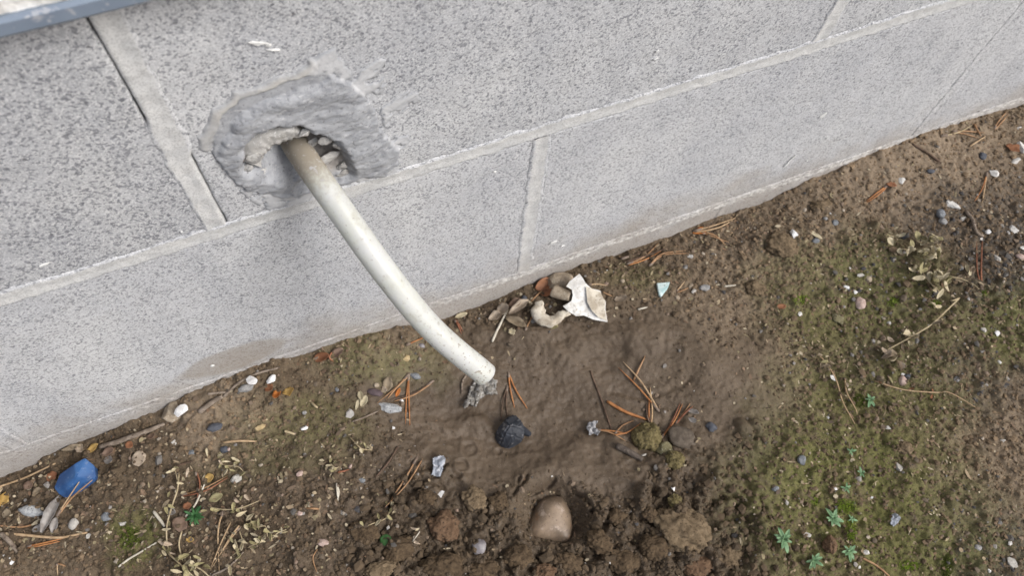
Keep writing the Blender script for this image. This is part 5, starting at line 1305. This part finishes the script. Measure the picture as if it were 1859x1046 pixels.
# ---------------------------------------------------------------- what nobody could count: moss, grit and crumbs
def soup(name, verts, faces, cols, label, rough=.9):
    me = bpy.data.meshes.new(name); me.from_pydata(verts, [], faces)
    at = me.attributes.new('tint', 'FLOAT_COLOR', 'POINT'); at.data.foreach_set('color', np.asarray(cols, np.float32).ravel())
    m = NT(name); c = m.attr('tint', 'Color')
    c = m.mix(m.ramp(m.noise(m.pos(), 900, 2), .35, .65), c, m.mix(.35, c, (.1, .08, .06)))
    o = link(name, me, m.fin(c, rough, .25)); return tag(o, label, name.replace('_', ' '), kind='stuff')
rg = np.random.RandomState(77)
def rand_place():
    while True:
        x = rg.uniform(-.47, .70); y = -rg.uniform(.001, .40)
        u, v = project(np.array([x, y, -.025]))
        if -60 < u < 1920 and -60 < v < 1110: return x, y
OCT = np.array([[1, 0, 0], [-1, 0, 0], [0, 1, 0], [0, -1, 0], [0, 0, 1], [0, 0, -1.]]); OF = np.array([[0, 2, 4], [2, 1, 4], [1, 3, 4], [3, 0, 4], [2, 0, 5], [1, 2, 5], [3, 1, 5], [0, 3, 5]])
TI = ICO[1]
Vs, Fs, Cs = [], [], []
pal = [(.20, .19, .18), (.30, .28, .26), (.10, .095, .09), (.055, .055, .06), (.36, .31, .25), (.62, .60, .57), (.78, .77, .74), (.22, .165, .12), (.30, .22, .17), (.14, .11, .08)]
n = 0
for k in range(10500):
    x, y = rand_place()
    g = maskat(GRIT, x, y); sm_ = maskat(SMO, x, y); mo = maskat(MOSS, x, y)
    if rg.rand() < max(sm_*1.04, maskat(CRU, x, y)*.5, mo*.6, maskat(TAN, x, y)*.5): continue
    if rg.rand() > .45+.6*g: continue
    r = rg.gamma(1.7, .00030)+.00042
    if g > .4: r *= 1.25
    pr = np.array([3, 1.6, 3, 2, 1.6, .42, .30, 4, .8, 6]); 
    if g > .4: pr = pr*np.array([1, 1, 3, 4, .5, 1, 1, .5, .5, 1])
    if rg.rand() < .6: pr[9] += 8; pr[7] += 8
    c = np.array(pal[rg.choice(10, p=pr/pr.sum())])*rg.uniform(.8, 1.15)
    V0 = TI[0] if r > .0012 else OCT; F0 = TI[1] if r > .0012 else OF
    V_ = V0*(1+.42*rg.uniform(-1, 1, (len(V0), 1)))*np.array([r*rg.uniform(.8, 1.4), r, r*rg.uniform(.5, .9)])
    a = rg.uniform(0, 6.28); ca, sa = math.cos(a), math.sin(a)
    V_ = np.stack([V_[:, 0]*ca-V_[:, 1]*sa+x, V_[:, 0]*sa+V_[:, 1]*ca+y, V_[:, 2]+gz(x, y)+r*.25], -1)
    V_[:, 1] = np.minimum(V_[:, 1], -.0002)
    Vs += V_.tolist(); Fs += [[n+i for i in f] for f in F0]; Cs += [(*c, 1)]*len(V_); n += len(V_)
soup('grit', Vs, Fs, Cs, 'loose grit and tiny stones strewn over the soil')
Vs, Fs, Cs = [], [], []; n = 0
for k in range(26000):
    x, y = rand_place(); sm_ = maskat(SMO, x, y); w_ = maskat(WET, x, y); cr_ = maskat(CRU, x, y); tn = maskat(TAN, x, y)
    if rg.rand() < max(sm_*.90, maskat(MOSS, x, y)*.35): continue
    r = rg.gamma(1.7, .00029)+.00035
    if cr_ > .4: r *= 1.5
    if sm_ > .6: r *= .6
    c = np.array([.127, .090, .056])*(1-.32*max(w_, cr_))*(1+.75*tn)*rg.uniform(.6, 1.35)
    V_ = TI[0]*(1+.4*rg.uniform(-1, 1, (12, 1)))*np.array([r*rg.uniform(.8, 1.3), r, r*rg.uniform(.6, .95)])+np.array([x, y, gz(x, y)+r*.3])
    V_[:, 1] = np.minimum(V_[:, 1], -.0002)
    Vs += V_.tolist(); Fs += [[n+i for i in f] for f in TI[1]]; Cs += [(*c, 1)]*12; n += 12
soup('soil_crumbs', Vs, Fs, Cs, 'loose crumbs of brown earth covering the soil', .97)
Vs, Fs, Cs = [], [], []; n = 0
pal2 = [(.30, .23, .15), (.40, .32, .21), (.22, .15, .10), (.14, .10, .07), (.48, .41, .29), (.19, .12, .075), (.10, .075, .055), (.30, .25, .15)]
for k in range(11000):
    x, y = rand_place(); og = maskat(ORG, x, y)
    if rg.rand() < max(maskat(SMO, x, y)*1.04, maskat(TAN, x, y)*.4) or rg.rand() < maskat(CRU, x, y)*.8: continue
    if rg.rand() > .30+.8*og+.12*maskat(MOSS, x, y): continue
    L_ = rg.gamma(2.0, .0010)+.0008; w_ = min(L_*.45, rg.uniform(.0003, .0010)); 
    if rg.rand() < .3+.3*og: w_ *= 1.7
    a = rg.uniform(0, 6.28); ca, sa = math.cos(a), math.sin(a); b0 = rg.uniform(-.4, .4); cu = rg.uniform(-.25, .45)
    z = gz(x, y)+rg.uniform(.0002, .0010)
    pts = []
    for t, ww in ((-.5, .35), (-.15, 1), (.2, .9), (.5, .2)):
        for sd_ in (-1, 1):
            lx, ly = t*L_, sd_*ww*w_; pts.append([x+lx*ca-ly*sa, min(y+lx*sa+ly*ca, -.0003), z+b0*ly+abs(t)*cu*L_*(1 if t > 0 else .4)])
    Vs += pts; Fs += [[n, n+2, n+3, n+1], [n+2, n+4, n+5, n+3], [n+4, n+6, n+7, n+5]]
    c = np.array(pal2[rg.randint(len(pal2))])*rg.uniform(.75, 1.15); Cs += [(*c, 1)]*8; n += 8
soup('leaf_crumbs', Vs, Fs, Cs, 'fine crumbs of dead leaf and straw strewn over the soil')
Vs, Fs, Cs = [], [], []; n = 0
def blade(x, y, z, hgt, w_, c):
    global n
    a = rg.uniform(0, 6.28); lx, ly = math.cos(a), math.sin(a); k1 = rg.uniform(-.7, .7); k2 = rg.uniform(-.7, .7)
    Vs.extend([[x-lx*w_, min(y-ly*w_, -.0003), z], [x+lx*w_, min(y+ly*w_, -.0003), z], [x+k1*hgt, min(y+k2*hgt, -.0003), z+hgt]]); Fs.append([n, n+1, n+2]); Cs.extend([(*c, 1)]*3); n += 3
for k in range(60000):
    x, y = rand_place(); mo = maskat(MOSS, x, y)
    if mo*max(0, .75+1.4*float(perlin(np.array(x/.016), np.array(y/.016), 31))) < rg.rand(): continue
    c = np.array([(.18, .20, .055), (.25, .245, .085), (.135, .17, .04), (.30, .28, .12)][rg.randint(4)])*rg.uniform(.8, 1.2)
    blade(x, y, gz(x, y)-.0002, rg.uniform(.0007, .0020), rg.uniform(.0002, .0004), c)
soup('moss', Vs, Fs, Cs, 'thin olive moss film on the soil crust')
for lab, u, v, a_, b_ in [('bright green moss cushion between two green rosettes', 1546, 968, 12, 22), ('bright green moss cushion above the small dim rosette', 1535, 920, 22, 14), ('small bright moss tuft left of the cushions', 1480, 912, 7, 9), ('long bright moss cushion at the lower edge by dark grit', 1718, 1030, 12, 26),
                          ('yellow green moss tuft below the pinkish brown stone', 1620, 548, 12, 10), ('dark green moss cushion beside the bright small rosette', 1560, 728, 14, 14), ('dark moss cushion on soil left of the upright dry sprig', 236, 975, 22, 22), ('small green moss tuft under the straw tangle', 1698, 552, 10, 8),
                          ('green moss tuft beside the orange brown scrap', 1455, 545, 16, 10), ('yellow green moss cushion at the lower edge by a reddish stem', 1650, 1028, 20, 10), ('green tuft at the far end of the long needle pair', 1787, 533, 7, 6)]:
    Vs, Fs, Cs = [], [], []; n = 0; b = P(u, v); s = mpp(b)
    dk = .42 if 'dark' in lab else 1.0
    for k in range(int(a_*b_*3.2)):
        r_, t_ = math.sqrt(rg.rand())*1.25*rg.uniform(.6, 1), rg.uniform(0, 6.28)
        q = P(u+a_*r_*math.cos(t_), v+b_*r_*math.sin(t_))
        c = np.array([(.32, .48, .05), (.42, .55, .07), (.25, .38, .045), (.46, .52, .14)][rg.randint(4)])*rg.uniform(.75, 1.2)*dk
        blade(q[0], q[1], q[2]-.0003, rg.uniform(.0010, .0026)*(1.15-r_*.5), rg.uniform(.0002, .00042), c)
    Vv = np.array(Vs)-b
    me = bpy.data.meshes.new('moss_cushion'); me.from_pydata(Vv.tolist(), [], Fs)
    at = me.attributes.new('tint', 'FLOAT_COLOR', 'POINT'); at.data.foreach_set('color', np.asarray(Cs, np.float32).ravel())
    if 'cushion' not in M:
        m = NT('moss_cushion'); M['cushion'] = m.fin(m.mix(m.ramp(m.noise(m.pos(), 700, 2), .35, .7), m.attr('tint', 'Color'), m.mix(.4, m.attr('tint', 'Color'), (.09, .08, .03))), .8, .25)
    tag(link('moss_cushion', me, M['cushion'], None, tuple(b)), lab, 'moss', 'moss cushions on the crust')
